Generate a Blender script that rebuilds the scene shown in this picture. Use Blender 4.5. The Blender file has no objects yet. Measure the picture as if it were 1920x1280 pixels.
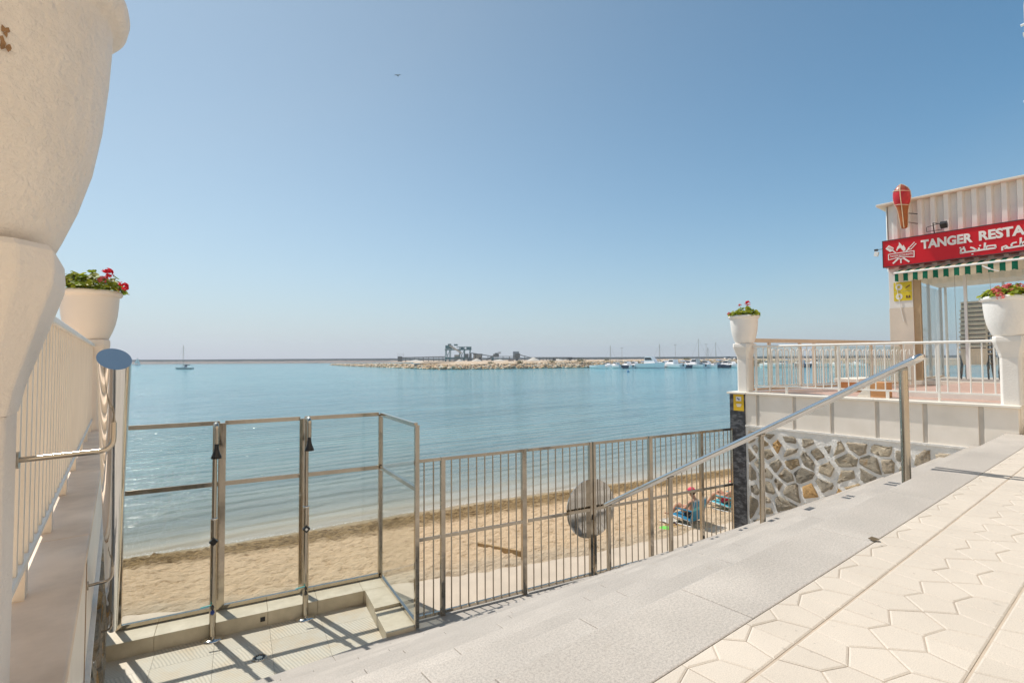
import bpy, bmesh, math, random
from math import sin, cos, pi, radians, sqrt, atan2
from mathutils import Vector, Matrix, noise

random.seed(7)
HAZE = .0004
S = bpy.context.scene
COL = S.collection
V = Vector
Z = V((0, 0, 1))

# ------------------------------------------------------------------ geometry
class G:
    """collects shapes and links them as ONE mesh object"""
    def __init__(self):
        self.v = []; self.f = []; self.s = []; self.m = []; self.c = []; self.tint = None
    def add(self, vs, fs, smooth=False, mat=0, tint=None):
        b = len(self.v)
        self.v += [tuple(p) for p in vs]
        for f in fs:
            self.f.append([b + i for i in f]); self.s.append(smooth); self.m.append(mat); self.c.append(tint)
        return self
    def box(self, x0, y0, z0, x1, y1, z1, mat=0, tint=None):
        vs = [(x0,y0,z0),(x1,y0,z0),(x1,y1,z0),(x0,y1,z0),(x0,y0,z1),(x1,y0,z1),(x1,y1,z1),(x0,y1,z1)]
        return self.add(vs, [(3,2,1,0),(4,5,6,7),(0,1,5,4),(1,2,6,5),(2,3,7,6),(3,0,4,7)], mat=mat, tint=tint)
    def obox(self, c, a, b, d, mat=0, tint=None):
        c, a, b, d = V(c), V(a), V(b), V(d)
        vs = [c-a-b-d, c+a-b-d, c+a+b-d, c-a+b-d, c-a-b+d, c+a-b+d, c+a+b+d, c-a+b+d]
        fs = [(3,2,1,0),(4,5,6,7),(0,1,5,4),(1,2,6,5),(2,3,7,6),(3,0,4,7)]
        if a.cross(b).dot(d) < 0: fs = [tuple(reversed(f)) for f in fs]
        return self.add(vs, fs, mat=mat, tint=tint)
    def bar(self, p, q, w, h, up=None, mat=0):
        p, q = V(p), V(q); d = q - p
        u = V(up) if up is not None else (Z if abs(d.normalized().z) < .9 else V((0, 1, 0)))
        s = d.cross(u).normalized(); t = s.cross(d).normalized()
        return self.obox((p+q)/2, d/2, s*w/2, t*h/2, mat=mat)
    def tube(self, pts, r, n=12, caps=True, mat=0, smooth=True):
        pts = [V(p) for p in pts]
        rs = r if isinstance(r, (list, tuple)) else [r]*len(pts)
        vs = []; fs = []
        ref = None
        for i, p in enumerate(pts):
            a = pts[max(i-1, 0)]; b = pts[min(i+1, len(pts)-1)]
            d = (b - a).normalized()
            if ref is None:
                ref = Z if abs(d.z) < .9 else V((1, 0, 0))
                x = d.cross(ref).normalized()
            else:
                x = (x - d*x.dot(d)).normalized()
            y = d.cross(x)
            for k in range(n):
                t = 2*pi*k/n
                vs.append(p + (x*cos(t) + y*sin(t))*rs[i])
        for i in range(len(pts)-1):
            for k in range(n):
                fs.append((i*n+k, i*n+(k+1) % n, (i+1)*n+(k+1) % n, (i+1)*n+k))
        self.add(vs, fs, smooth, mat)
        if caps:
            self.add(vs[:n], [tuple(reversed(range(n)))], False, mat)
            self.add(vs[-n:], [tuple(range(n))], False, mat)
        return self
    def lathe(self, prof, c=(0, 0, 0), n=40, mat=0, smooth=True, wob=0, close=False):
        c = V(c); vs = []; fs = []
        for j, (r, z) in enumerate(prof):
            for k in range(n):
                t = 2*pi*k/n
                rr = r*(1 + wob*noise.noise((cos(t)*1.7, sin(t)*1.7, z*4)))
                vs.append(c + V((rr*cos(t), rr*sin(t), z)))
        for j in range(len(prof)-1):
            for k in range(n):
                fs.append((j*n+k, j*n+(k+1) % n, (j+1)*n+(k+1) % n, (j+1)*n+k))
        self.add(vs, fs, smooth, mat)
        if close:
            self.add(vs[:n], [tuple(reversed(range(n)))], False, mat)
            self.add(vs[-n:], [tuple(range(n))], False, mat)
        return self
    def loft(self, secs, smooth=False, mat=0, caps=True):
        n = len(secs[0]); vs = [V(p) for s in secs for p in s]; fs = []
        for j in range(len(secs)-1):
            for k in range(n):
                fs.append((j*n+k, j*n+(k+1) % n, (j+1)*n+(k+1) % n, (j+1)*n+k))
        self.add(vs, fs, smooth, mat)
        if caps:
            self.add(vs[:n], [tuple(reversed(range(n)))], False, mat)
            self.add(vs[-n:], [tuple(range(n))], False, mat)
        return self
    def prism(self, pts, off, mat=0, tint=None):
        pts = [V(p) for p in pts]; off = V(off); n = len(pts)
        nrm = V((0, 0, 0))
        for i in range(n): nrm += (pts[i]-pts[0]).cross(pts[(i+1) % n]-pts[0])
        if nrm.dot(off) < 0: pts.reverse()
        vs = pts + [p+off for p in pts]
        fs = [tuple(reversed(range(n))), tuple(range(n, 2*n))] + [(i, (i+1) % n, n+(i+1) % n, n+i) for i in range(n)]
        return self.add(vs, fs, mat=mat, tint=tint)
    def ball(self, c, r, nu=14, nv=9, mat=0, M=None, tint=None):
        c = V(c); r = r if isinstance(r, (tuple, list)) else (r, r, r); vs = []; fs = []
        for j in range(nv+1):
            t = pi*j/nv
            for k in range(nu):
                a = 2*pi*k/nu
                p = V((r[0]*sin(t)*cos(a), r[1]*sin(t)*sin(a), -r[2]*cos(t)))
                vs.append(c + (M @ p if M else p))
        for j in range(nv):
            for k in range(nu):
                fs.append((j*nu+k, j*nu+(k+1) % nu, (j+1)*nu+(k+1) % nu, (j+1)*nu+k))
        return self.add(vs, fs, True, mat, tint)
    def build(self, name, mats, parent=None, bevel=0, merge=False, segs=2):
        me = bpy.data.meshes.new(name)
        off = V(parent_loc(parent)) if parent else V((0, 0, 0))
        me.from_pydata([tuple(V(p)-off) for p in self.v], [], self.f)
        if not isinstance(mats, (list, tuple)): mats = [mats]
        for m in mats: me.materials.append(m)
        me.polygons.foreach_set('use_smooth', self.s)
        me.polygons.foreach_set('material_index', self.m)
        if any(t is not None for t in self.c):
            at = me.color_attributes.new('tint', 'FLOAT_COLOR', 'CORNER')
            data = []
            for p, t in zip(me.polygons, self.c):
                t = t if t is not None else (1, 1, 1)
                if not isinstance(t, (tuple, list)): t = (t, t, t)
                data += [t[0], t[1], t[2], 1.0]*p.loop_total
            at.data.foreach_set('color', data)
        me.update()
        if merge:
            bm = bmesh.new(); bm.from_mesh(me); bmesh.ops.remove_doubles(bm, verts=bm.verts, dist=1e-5); bm.to_mesh(me); bm.free()
        o = bpy.data.objects.new(name, me); COL.objects.link(o)
        if parent: o.parent = parent
        if bevel:
            b = o.modifiers.new('edge', 'BEVEL'); b.width = bevel; b.segments = segs; b.limit_method = 'ANGLE'; b.angle_limit = radians(40)
        return o

def parent_loc(p):
    loc = V((0, 0, 0))
    while p: loc = loc + V(p.location); p = p.parent
    return loc

def tag(o, label=None, cat=None, group=None, kind=None):
    if label: o['label'] = label
    if cat: o['category'] = cat
    if group: o['group'] = group
    if kind: o['kind'] = kind
    return o
def thing(name, loc, label, cat, group=None, rz=0):
    o = bpy.data.objects.new(name, None); o.empty_display_size = .1
    COL.objects.link(o); o.location = loc; o.rotation_euler = (0, 0, rz)
    return tag(o, label, cat, group)
def copy_tree(o, parent=None):
    c = o.copy(); COL.objects.link(c); c.parent = parent
    for ch in list(o.children): copy_tree(ch, c)
    return c

# ------------------------------------------------------------------ materials
def srgb(r, g, b):
    f = lambda c: (c/255/12.92) if c/255 <= .04045 else ((c/255+.055)/1.055)**2.4
    return (f(r), f(g), f(b))
class NT:
    def __init__(self, name):
        self.mat = bpy.data.materials.new(name); self.mat.use_nodes = True
        self.t = self.mat.node_tree; self.t.nodes.clear()
        self.out = self.n('ShaderNodeOutputMaterial')
    def n(self, typ, **kw):
        nd = self.t.nodes.new(typ)
        for k, v in kw.items():
            if k.startswith('i_'):
                key = k[2:].replace('_', ' ')
                nd.inputs[key].default_value = v
            else: setattr(nd, k, v)
        return nd
    def l(self, a, b): self.t.links.new(a, b)
    def coord(self, scale=(1, 1, 1), rot=(0, 0, 0)):
        tc = self.n('ShaderNodeTexCoord'); mp = self.n('ShaderNodeMapping')
        mp.inputs['Scale'].default_value = scale; mp.inputs['Rotation'].default_value = rot
        self.l(tc.outputs['Object'], mp.inputs['Vector']); return mp.outputs['Vector']
    def noise(self, vec, scale, detail=4, rough=.6):
        nd = self.n('ShaderNodeTexNoise'); nd.inputs['Scale'].default_value = scale
        nd.inputs['Detail'].default_value = detail; nd.inputs['Roughness'].default_value = rough
        self.l(vec, nd.inputs['Vector']); return nd.outputs['Fac']
    def ramp(self, fac, stops):
        r = self.n('ShaderNodeValToRGB'); e = r.color_ramp.elements
        while len(e) > 1: e.remove(e[0])
        e[0].position = stops[0][0]; e[0].color = (*stops[0][1], 1)
        for p, c in stops[1:]:
            x = e.new(p); x.color = (*c, 1)
        self.l(fac, r.inputs['Fac']); return r.outputs['Color']
    def mix(self, a, b, fac, mode='MIX'):
        m = self.n('ShaderNodeMix', data_type='RGBA', blend_type=mode)
        for s, k in ((a, 6), (b, 7)):
            if hasattr(s, 'is_linked'): self.l(s, m.inputs[k])
            else: m.inputs[k].default_value = (*s, 1)
        if hasattr(fac, 'is_linked'): self.l(fac, m.inputs[0])
        else: m.inputs[0].default_value = fac
        return m.outputs[2]
    def math(self, op, a, b=0.0, c=0.0, clamp=False):
        m = self.n('ShaderNodeMath', operation=op); m.use_clamp = clamp
        for i, s in enumerate((a, b, c)):
            if hasattr(s, 'is_linked'): self.l(s, m.inputs[i])
            else: m.inputs[i].default_value = s
        return m.outputs[0]
    def bump(self, h, strength=.3, dist=.01, normal=None):
        b = self.n('ShaderNodeBump'); b.inputs['Strength'].default_value = strength; b.inputs['Distance'].default_value = dist
        self.l(h, b.inputs['Height'])
        if normal: self.l(normal, b.inputs['Normal'])
        return b.outputs['Normal']
    def bsdf(self, col, rough=.6, metal=0, normal=None, spec=.5, **kw):
        p = self.n('ShaderNodeBsdfPrincipled')
        for k, s in (('Base Color', col), ('Roughness', rough), ('Metallic', metal)):
            if hasattr(s, 'is_linked'): self.l(s, p.inputs[k])
            else: p.inputs[k].default_value = (*s, 1) if k == 'Base Color' else s
        p.inputs['Specular IOR Level'].default_value = spec
        for k, s in kw.items(): p.inputs[k.replace('_', ' ')].default_value = s
        if normal: self.l(normal, p.inputs['Normal'])
        self.l(p.outputs[0], self.out.inputs[0]); self.p = p
        return self.mat

def simple(name, col, rough=.6, var=.12, vs=5, bump=0, bs=60, metal=0, spec=.5, bd=.004, col2=None, grime=0):
    n = NT(name); c = n.coord()
    a = n.noise(c, vs, 5)
    hi = tuple(min(1, x*(1+var)) for x in col); lo = col2 or tuple(x*(1-var) for x in col)
    k = n.ramp(a, [(.3, lo), (.7, hi)])
    if grime:
        g = n.noise(n.coord((1, 1, .25)), 3.1, 6, .7)
        gm = n.ramp(g, [(.55, (0, 0, 0)), (.8, (1, 1, 1))])
        k = n.mix(k, tuple(x*.6 for x in col), n.math('MULTIPLY', gm, grime))
    nm = n.bump(n.noise(c, bs, 6, .65), bump, bd) if bump else None
    return n.bsdf(k, rough, metal, nm, spec)

def tinted(name, col, rough, speck=.0, sscale=300, var=.1, vs=2, bump=.1, bs=200, bd=.002, spec=.4, stain=0, staincol=(.4, .33, .25), spots=0):
    """material whose colour is multiplied by the mesh's own per-slab tint"""
    n = NT(name); c = n.coord()
    k = n.ramp(n.noise(c, vs, 6, .65), [(.3, tuple(x*(1-var) for x in col)), (.7, tuple(x*(1+var) for x in col))])
    if speck:
        s = n.noise(c, sscale, 2, .7)
        k = n.mix(k, n.ramp(s, [(.36, (1-speck,)*3), (.5, (1, 1, 1)), (.64, (1+speck*.6,)*3)]), 1.0, 'MULTIPLY')
    at = n.n('ShaderNodeAttribute', attribute_name='tint')
    k = n.mix(k, at.outputs['Color'], 1.0, 'MULTIPLY')
    if spots:
        sp = n.ramp(n.noise(c, 21, 2, .5), [(.70, (0, 0, 0)), (.73, (1, 1, 1))]); sq = n.ramp(n.noise(n.coord(), 1.1, 3, .6), [(.45, (0, 0, 0)), (.6, (1, 1, 1))])
        k = n.mix(k, tuple(x*.45 for x in col), n.math('MULTIPLY', n.math('MULTIPLY', sp, sq), spots))
    if stain:
        sm = n.ramp(n.noise(c, 1.3, 5, .75), [(.6, (0, 0, 0)), (.75, (1, 1, 1))])
        k = n.mix(k, staincol, n.math('MULTIPLY', sm, stain))
    return n.bsdf(k, rough, 0, n.bump(n.noise(c, bs, 4, .6), bump, bd), spec)

def steel(name, col=(.62, .58, .52), rough=.18, var=.08):
    n = NT(name); c = n.coord((1, 1, .15))
    a = n.noise(c, 9, 5, .7)
    k = n.ramp(a, [(.3, tuple(x*(1-var*2) for x in col)), (.7, col)])
    r = n.math('MULTIPLY_ADD', n.noise(c, 40, 4), .22, rough-.08)
    return n.bsdf(k, r, 1.0, n.bump(n.noise(n.coord(), 6, 2), .06, .02))

MT = {}
MT['steel'] = steel('brushed_steel', (.54, .48, .40), .10)
MT['steel_polished'] = steel('polished_steel', (.74, .72, .69), .05, .03)
MT['steel_dull'] = steel('dull_steel', (.50, .45, .38), .28, .1)
MT['plaster'] = simple('white_plaster', (.80, .76, .71), .75, .05, 3, .5, 55, bd=.012, grime=.12)
MT['pot_white'] = simple('painted_pot', (.84, .81, .77), .55, .04, 3, .45, 38, bd=.012, grime=.06)
MT['pot_smooth'] = simple('smooth_painted_pot', (.84, .81, .78), .5, .03, 3, .12, 60, bd=.004, grime=.06)
MT['plaster_cream'] = simple('cream_plaster', (.81, .735, .665), .75, .05, 3, .5, 55, bd=.012, grime=.15)
MT['pot_cream'] = simple('cream_painted_pot', (.82, .75, .68), .55, .05, 3, .8, 24, bd=.022, grime=.32)
MT['pot_cream_smooth'] = simple('cream_smooth_pot', (.81, .735, .665), .5, .03, 3, .12, 60, bd=.004, grime=.08)
MT['paint'] = simple('cream_paint', (.74, .67, .58), .5, .05, 4, .05, 50, grime=.1)
MT['paint_white'] = simple('white_paint', (.80, .77, .72), .45, .05, 4, .04, 50, grime=.1)
MT['marble'] = simple('cream_marble', (.92, .84, .75), .35, .04, 2.2, .05, 30, col2=(.84, .76, .66), grime=.14)
MT['marble_joint'] = simple('grey_joint_strip', (.60, .54, .47), .7, .1, 5, .2, 60)
MT['coping'] = simple('coping_marble', (.86, .68, .52), .5, .1, 3, .1, 60, col2=(.62, .46, .33), grime=.35)
MT['coping_white'] = simple('white_coping', (.80, .74, .65), .5, .06, 3, .08, 60)
MT['black'] = simple('black_plastic', (.012, .012, .014), .4, .2, 20)
MT['dark'] = simple('dark_metal', (.06, .058, .055), .45, .2, 20)
MT['white'] = simple('white_plastic', (.8, .8, .79), .4, .03, 10)
MT['rust'] = simple('rust_stain', (.30, .17, .08), .85, .3, 60)
MT['soil'] = simple('potting_soil', (.05, .035, .025), .95, .3, 40, .6, 80)

def glass_mat(name, tint, gloss=.0, rough=.02, smear=.0):
    n = NT(name)
    tr = n.n('ShaderNodeBsdfTransparent'); tr.inputs[0].default_value = (*tint, 1)
    gl = n.n('ShaderNodeBsdfGlossy'); gl.inputs['Roughness'].default_value = rough
    fr = n.n('ShaderNodeFresnel'); ge = n.n('ShaderNodeNewGeometry')
    n.l(n.math('MULTIPLY_ADD', ge.outputs['Backfacing'], 1/1.5-1.5, 1.5), fr.inputs['IOR'])
    f = n.math('ADD', n.math('MULTIPLY', fr.outputs[0], .9), gloss, clamp=True)
    m = n.n('ShaderNodeMixShader'); n.l(f, m.inputs[0]); n.l(tr.outputs[0], m.inputs[1]); n.l(gl.outputs[0], m.inputs[2])
    last = m.outputs[0]
    if smear:
        df = n.n('ShaderNodeBsdfDiffuse'); df.inputs[0].default_value = (.7, .7, .66, 1)
        a = n.ramp(n.noise(n.coord((1, 1, .35)), 2.5, 8, .75), [(.55, (0, 0, 0)), (.85, (1, 1, 1))])
        m2 = n.n('ShaderNodeMixShader'); n.l(n.math('MULTIPLY_ADD', a, smear, smear*.25), m2.inputs[0])
        n.l(last, m2.inputs[1]); n.l(df.outputs[0], m2.inputs[2]); last = m2.outputs[0]
    n.l(last, n.out.inputs[0]); return n.mat
MT['glass'] = glass_mat('screen_glass', (.965, .98, .97), .005, .02, .04)
MT['glass_green'] = glass_mat('windbreak_glass', (.93, .965, .95), .02, .02, .08)
MT['glass_window'] = glass_mat('window_glass', (.97, .985, .985), .03, .01, .01)

# the fence and shower screen run at a slight angle to the stairs
AA = radians(9.57)
A = V((cos(AA), -sin(AA), 0)); B = V((sin(AA), cos(AA), 0))
def ab(a, b, z): p = A*a + B*b; return V((p.x, p.y, z))

# ------------------------------------------------------------------ camera, light
cam = bpy.data.cameras.new('camera'); co = bpy.data.objects.new('camera', cam); COL.objects.link(co)
yaw, pit, rol = radians(37.7278), radians(1.98497), radians(-.321)
f = V((sin(yaw)*cos(pit), cos(yaw)*cos(pit), sin(pit))); r = V((cos(yaw), -sin(yaw), 0)); u = r.cross(f)
X = r*cos(rol) + u*sin(rol); Y = -r*sin(rol) + u*cos(rol)
Mx = Matrix((X, Y, -f)).transposed().to_4x4(); Mx.translation = (0, 0, 1.0)
co.matrix_world = Mx
cam.sensor_width = 36; cam.lens = 951.87/1920*36; cam.clip_start = .05; cam.clip_end = 20000
S.camera = co

SUN_EL, SUN_AZ = radians(55.5), radians(-12.8)          # azimuth from +Y towards +X
sd = V((sin(SUN_AZ)*cos(SUN_EL), cos(SUN_AZ)*cos(SUN_EL), sin(SUN_EL)))
SKY_S = .085
SKY_GRADE = (1, 1, 1, 1); HAZE_H = .18
w = bpy.data.worlds.new('World'); S.world = w; w.use_nodes = True
nt = w.node_tree; nt.nodes.clear()
sky = nt.nodes.new('ShaderNodeTexSky'); sky.sky_type = 'NISHITA'; sky.sun_disc = False
sky.sun_elevation = SUN_EL; sky.sun_rotation = SUN_AZ; sky.altitude = 0
sky.air_density = 1.0; sky.dust_density = 0.3; sky.ozone_density = 1.2
bg = nt.nodes.new('ShaderNodeBackground'); bg.inputs[1].default_value = SKY_S
ow = nt.nodes.new('ShaderNodeOutputWorld')
def wn(t, **k):
    n_ = nt.nodes.new(t)
    for a, b in k.items(): setattr(n_, a, b)
    return n_
gr = wn('ShaderNodeMix', data_type='RGBA', blend_type='MULTIPLY'); gr.inputs[0].default_value = 1; gr.inputs[7].default_value = SKY_GRADE
nt.links.new(sky.outputs[0], gr.inputs[6])
tcw = wn('ShaderNodeTexCoord'); sxw = wn('ShaderNodeSeparateXYZ'); nt.links.new(tcw.outputs['Generated'], sxw.inputs[0])
mx0 = wn('ShaderNodeMath', operation='MAXIMUM'); nt.links.new(sxw.outputs['Z'], mx0.inputs[0]); mx0.inputs[1].default_value = 0
ml = wn('ShaderNodeMath', operation='MULTIPLY'); nt.links.new(mx0.outputs[0], ml.inputs[0]); ml.inputs[1].default_value = -1/HAZE_H
ex = wn('ShaderNodeMath', operation='EXPONENT'); nt.links.new(ml.outputs[0], ex.inputs[0])
fc = wn('ShaderNodeMath', operation='MULTIPLY'); nt.links.new(ex.outputs[0], fc.inputs[0]); fc.inputs[1].default_value = .97
dp = wn('ShaderNodeVectorMath', operation='DOT_PRODUCT'); nt.links.new(tcw.outputs['Generated'], dp.inputs[0]); dp.inputs[1].default_value = tuple(sd)
mr = wn('ShaderNodeMapRange'); nt.links.new(dp.outputs['Value'], mr.inputs[0]); mr.inputs[1].default_value = .25; mr.inputs[2].default_value = .8
tn = wn('ShaderNodeMix', data_type='RGBA'); nt.links.new(mr.outputs[0], tn.inputs[0]); tn.inputs[6].default_value = (.36, .925, 1.065, 1); tn.inputs[7].default_value = (1.18, 1.19, .99, 1)
g2 = wn('ShaderNodeMix', data_type='RGBA', blend_type='MULTIPLY'); g2.inputs[0].default_value = 1; nt.links.new(gr.outputs[2], g2.inputs[6]); nt.links.new(tn.outputs[2], g2.inputs[7])
hz = wn('ShaderNodeMix', data_type='RGBA'); nt.links.new(fc.outputs[0], hz.inputs[0]); nt.links.new(g2.outputs[2], hz.inputs[6]); hc = wn('ShaderNodeMix', data_type='RGBA'); nt.links.new(mr.outputs[0], hc.inputs[0]); hc.inputs[6].default_value = (.475/SKY_S, .480/SKY_S, .500/SKY_S, 1); hc.inputs[7].default_value = (.375/SKY_S, .372/SKY_S, .470/SKY_S, 1)
nt.links.new(hc.outputs[2], hz.inputs[7])
nt.links.new(hz.outputs[2], bg.inputs[0]); nt.links.new(bg.outputs[0], ow.inputs[0])
sl = bpy.data.lights.new('sun', 'SUN'); sl.energy = 3.6; sl.angle = radians(.53); sl.color = (1, .95, .87)
so = bpy.data.objects.new('sun', sl); COL.objects.link(so)
so.rotation_euler = sd.to_track_quat('Z', 'Y').to_euler(); so.location = (0, 0, 30)
S.view_settings.view_transform = 'Standard'; S.view_settings.look = 'None'
S.view_settings.exposure = .45; S.view_settings.gamma = 1
S.render.engine = 'CYCLES'
S.cycles.max_bounces = 10; S.cycles.transparent_max_bounces = 16; S.cycles.glossy_bounces = 5; S.cycles.diffuse_bounces = 5
S.cycles.caustics_reflective = False; S.cycles.caustics_refractive = False
S.cycles.use_denoising = True
# ================================================================== SETTING
def clip(poly, a, b, c):
    """keep the part of a 2-D polygon where a*x+b*y<=c"""
    out = []
    for i in range(len(poly)):
        p, q = poly[i], poly[(i+1) % len(poly)]
        dp, dq = a*p[0]+b*p[1]-c, a*q[0]+b*q[1]-c
        if dp <= 0: out.append(p)
        if dp*dq < 0:
            t = dp/(dp-dq); out.append((p[0]+(q[0]-p[0])*t, p[1]+(q[1]-p[1])*t))
    return out
def area(poly):
    return sum(poly[i][0]*poly[(i+1) % len(poly)][1]-poly[(i+1) % len(poly)][0]*poly[i][1] for i in range(len(poly)))/2
def inset(poly, d):
    if area(poly) < 0: poly = poly[::-1]
    res = poly
    for i in range(len(poly)):
        p, q = poly[i], poly[(i+1) % len(poly)]
        ex, ey = q[0]-p[0], q[1]-p[1]; L = sqrt(ex*ex+ey*ey)
        if L < 1e-6: continue
        nx, ny = ey/L, -ex/L
        res = clip(res, nx, ny, nx*p[0]+ny*p[1]-d)
        if len(res) < 3: return []
    return res

# paving ------------------------------------------------------------
TS = .415
def tile_polys():
    a, e, d, ff, c = (.31, .29), (.77, .29), (.72, .72), (.29, .72), (.52, .5)
    l1, l2, r1, r2 = (0, .39), (0, .63), (1, .39), (1, .63)
    t1, t2, b1, b2 = (.36, 0), (.66, 0), (.38, 1), (.64, 1)
    return [[(0, 0), t1, a, l1], [t1, t2, e, c, a], [t2, (1, 0), r1, e], [r1, r2, d, c, e],
            [r2, (1, 1), b2, d], [b2, b1, ff, c, d], [b1, (0, 1), l2, ff], [l2, l1, a, c, ff]]
def zig(poly_n, i):
    return poly_n
g = G()
for j in range(-8, 2):
    v1 = .83 + TS*(j+1) if j < 1 else 1.245
    v1 = .83 + TS*j + TS
    for i in range(-11, 27):
        u0 = 1.89 + TS*i
        tl = random.uniform(.965, 1.03)
        for k, pp in enumerate(tile_polys()):
            poly = [(u0 + x*TS, v1 - y*TS) for x, y in pp]
            poly = clip(poly, 0, 1, 1.007)
            if len(poly) < 3 or abs(area(poly)) < 4e-4: continue
            # wider joint along the two long tile rows
            poly = clip(poly, 0, 1, v1-.0035); poly = clip(poly, 0, -1, -(v1-TS+.0035))
            p0 = inset(poly, .0010); p1 = inset(poly, .0070)
            if len(p0) < 3 or len(p1) != len(p0): 
                continue
            tt = tl*random.uniform(.985, 1.012)
            z1 = random.uniform(-.0006, .0006)
            n = len(p0)
            vs = [(x, y, -.009) for x, y in p0] + [(x, y, z1-.0030) for x, y in p0] + [(x, y, z1) for x, y in p1]
            fs = [tuple(range(2*n, 3*n))]
            for q in range(n):
                r_ = (q+1) % n
                fs += [(q, r_, n+r_, n+q), (n+q, n+r_, 2*n+r_, 2*n+q)]
            g.add(vs, fs, tint=tt)
mpave = tinted('cream_paving', (.565, .50, .425), .72, .13, 260, .07, 1.4, .25, 260, .002, .3, stain=.22, staincol=(.46, .37, .27), spots=.7)
tag(g.build('pavement', mpave), kind='structure')
g = G()
g.add([(-40, -40, -.0045), (60, -40, -.0045), (60, 1.006, -.0045), (-40, 1.006, -.0045)], [(0, 1, 2, 3)])
g.add([(-40, 1.006, -.0045), (60, 1.006, -.0045), (60, 1.006, -.3), (-40, 1.006, -.3)], [(0, 1, 2, 3)])
mjoint = simple('paving_joint', (.50, .41, .32), .9, .12, 8, .3, 90)
tag(g.build('ground', mjoint), kind='structure')

# steps --------------------------------------------------------------
NS, RUN, RISE, V0 = 12, .34, .2, 1.33
def granite():
    n = NT('grey_granite'); c = n.coord(); base = (.445, .405, .362)
    k = n.ramp(n.noise(c, 1.1, 6, .6), [(.32, tuple(x*.88 for x in base)), (.52, base), (.70, tuple(x*1.17 for x in base))])
    for sc, lo, hi in ((95, .85, 1.10), (230, .80, 1.15)):
        k = n.mix(k, n.ramp(n.noise(c, sc, 2, .6), [(.35, (lo,)*3), (.5, (1, 1, 1)), (.65, (hi,)*3)]), 1.0, 'MULTIPLY')
    st = n.ramp(n.noise(c, 4.2, 4, .65), [(.66, (0, 0, 0)), (.74, (1, 1, 1))])
    k = n.mix(k, (.30, .235, .16), n.math('MULTIPLY', st, .22))
    at = n.n('ShaderNodeAttribute', attribute_name='tint'); k = n.mix(k, at.outputs['Color'], 1.0, 'MULTIPLY')
    return n.bsdf(k, .6, 0, n.bump(n.noise(c, 190, 3, .6), .06, .001), .4)
mgran = granite()
g = G()
def vk(k, x): return V0 + k*(.394-.0058*x)          # the flight fans out slightly towards the shower
def slab_row(k0, k1, z0, z1, u0, u1, seed):
    rnd = random.Random(seed); x = u0 - rnd.uniform(0, .9)
    while x < u1:
        w_ = rnd.choice((1.0, 1.15, 1.3)); a = max(x, u0)+.0012; b = min(x+w_, u1)-.0012
        if b - a > .02:
            q = [(a, k0(a)), (b, k0(b)), (b, k1(b)), (a, k1(a))]
            g.prism([(x_, y_, z0) for x_, y_ in q], (0, 0, z1-z0), tint=rnd.uniform(.965, 1.03))
        x += w_
slab_row(lambda x: 1.0075, lambda x: V0, -.2, 0, -.07, 9.13, 100)
for k in range(1, NS):
    slab_row(lambda x, k=k: vk(k-1, x)+.001, lambda x, k=k: vk(k, x), -.2*k-.2, -.2*k, -.07, 9.13, 100+k)
ste = g.build('stone_steps', mgran, bevel=.006); tag(ste, kind='structure')
g = G()
fl = lambda x: (6.54 - sin(AA)*x)/cos(AA)
xs = [-.07, 1.0, 2.0, 3.05, 4.2, 5.4, 6.6, 7.8, 9.13]
for a, b in zip(xs[:-1], xs[1:]):
    e1 = (lambda x: 6.10-.043*x) if b <= 3.06 else (lambda x: max(fl(x), vk(11, x))+.1)
    q = [(a+.001, vk(11, a)+.001), (b-.001, vk(11, b)+.001), (b-.001, e1(b)), (a+.001, e1(a))]
    g.prism([(x, y, -2.4) for x, y in q], (0, 0, -.3), tint=random.uniform(.94, 1.05))
tag(g.build('landing', mgran, bevel=.005), kind='structure')

# shower pit floor ------------------------------------------------------
def tile_mat(name, rot, col):
    n = NT(name)
    c = n.coord((9, 9, 9), (0, 0, rot))
    wv = n.n('ShaderNodeTexWave', wave_type='BANDS', bands_direction='X'); wv.inputs['Scale'].default_value = 1.0
    wv.inputs['Distortion'].default_value = 3.5; wv.inputs['Detail'].default_value = 3; wv.inputs['Detail Scale'].default_value = .4
    n.l(c, wv.inputs['Vector'])
    k = n.ramp(wv.outputs['Fac'], [(0, tuple(x*.80 for x in col)), (.45, tuple(x*.97 for x in col)), (1, tuple(x*1.06 for x in col))])
    b = n.ramp(n.noise(n.coord(), 1.6, 5, .7), [(.45, (1, 1, 1)), (.75, (.98, .80, .58))])
    k = n.mix(k, b, .8, 'MULTIPLY')
    at = n.n('ShaderNodeAttribute', attribute_name='tint'); k = n.mix(k, at.outputs['Color'], 1.0, 'MULTIPLY')
    return n.bsdf(k, .5, 0, n.bump(wv.outputs['Fac'], .15, .003), .4)
mt1 = tile_mat('striped_tile_along', -AA+pi/2, (.60, .55, .46)); mt2 = tile_mat('striped_tile_across', -AA, (.60, .55, .46))
mt3 = simple('kerb_tile', (.60, .53, .41), .5, .12, 4, .08, 60, col2=(.50, .43, .31), grime=.2)
g = G()
for i in range(-5, 5):
    for j in range(0, 5):
        a0 = 1.62 - .62*(i+1); b0 = 7.55 - .42*(j+1)
        a1, b1 = a0+.617, b0+.417
        poly = [(ab(x, y, 0).x, ab(x, y, 0).y) for x, y in ((a0, b0), (a1, b0), (a1, b1), (a0, b1))]
        poly = clip(clip(poly, -1, 0, .07), 0, -1, -5.8)
        if len(poly) < 3: continue
        g.prism([(x, y, -2.49) for x, y in poly], (0, 0, -.2), mat=(i+j) % 2, tint=random.uniform(.93, 1.06))
tag(g.build('shower_floor', [mt1, mt2]), kind='structure')
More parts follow.
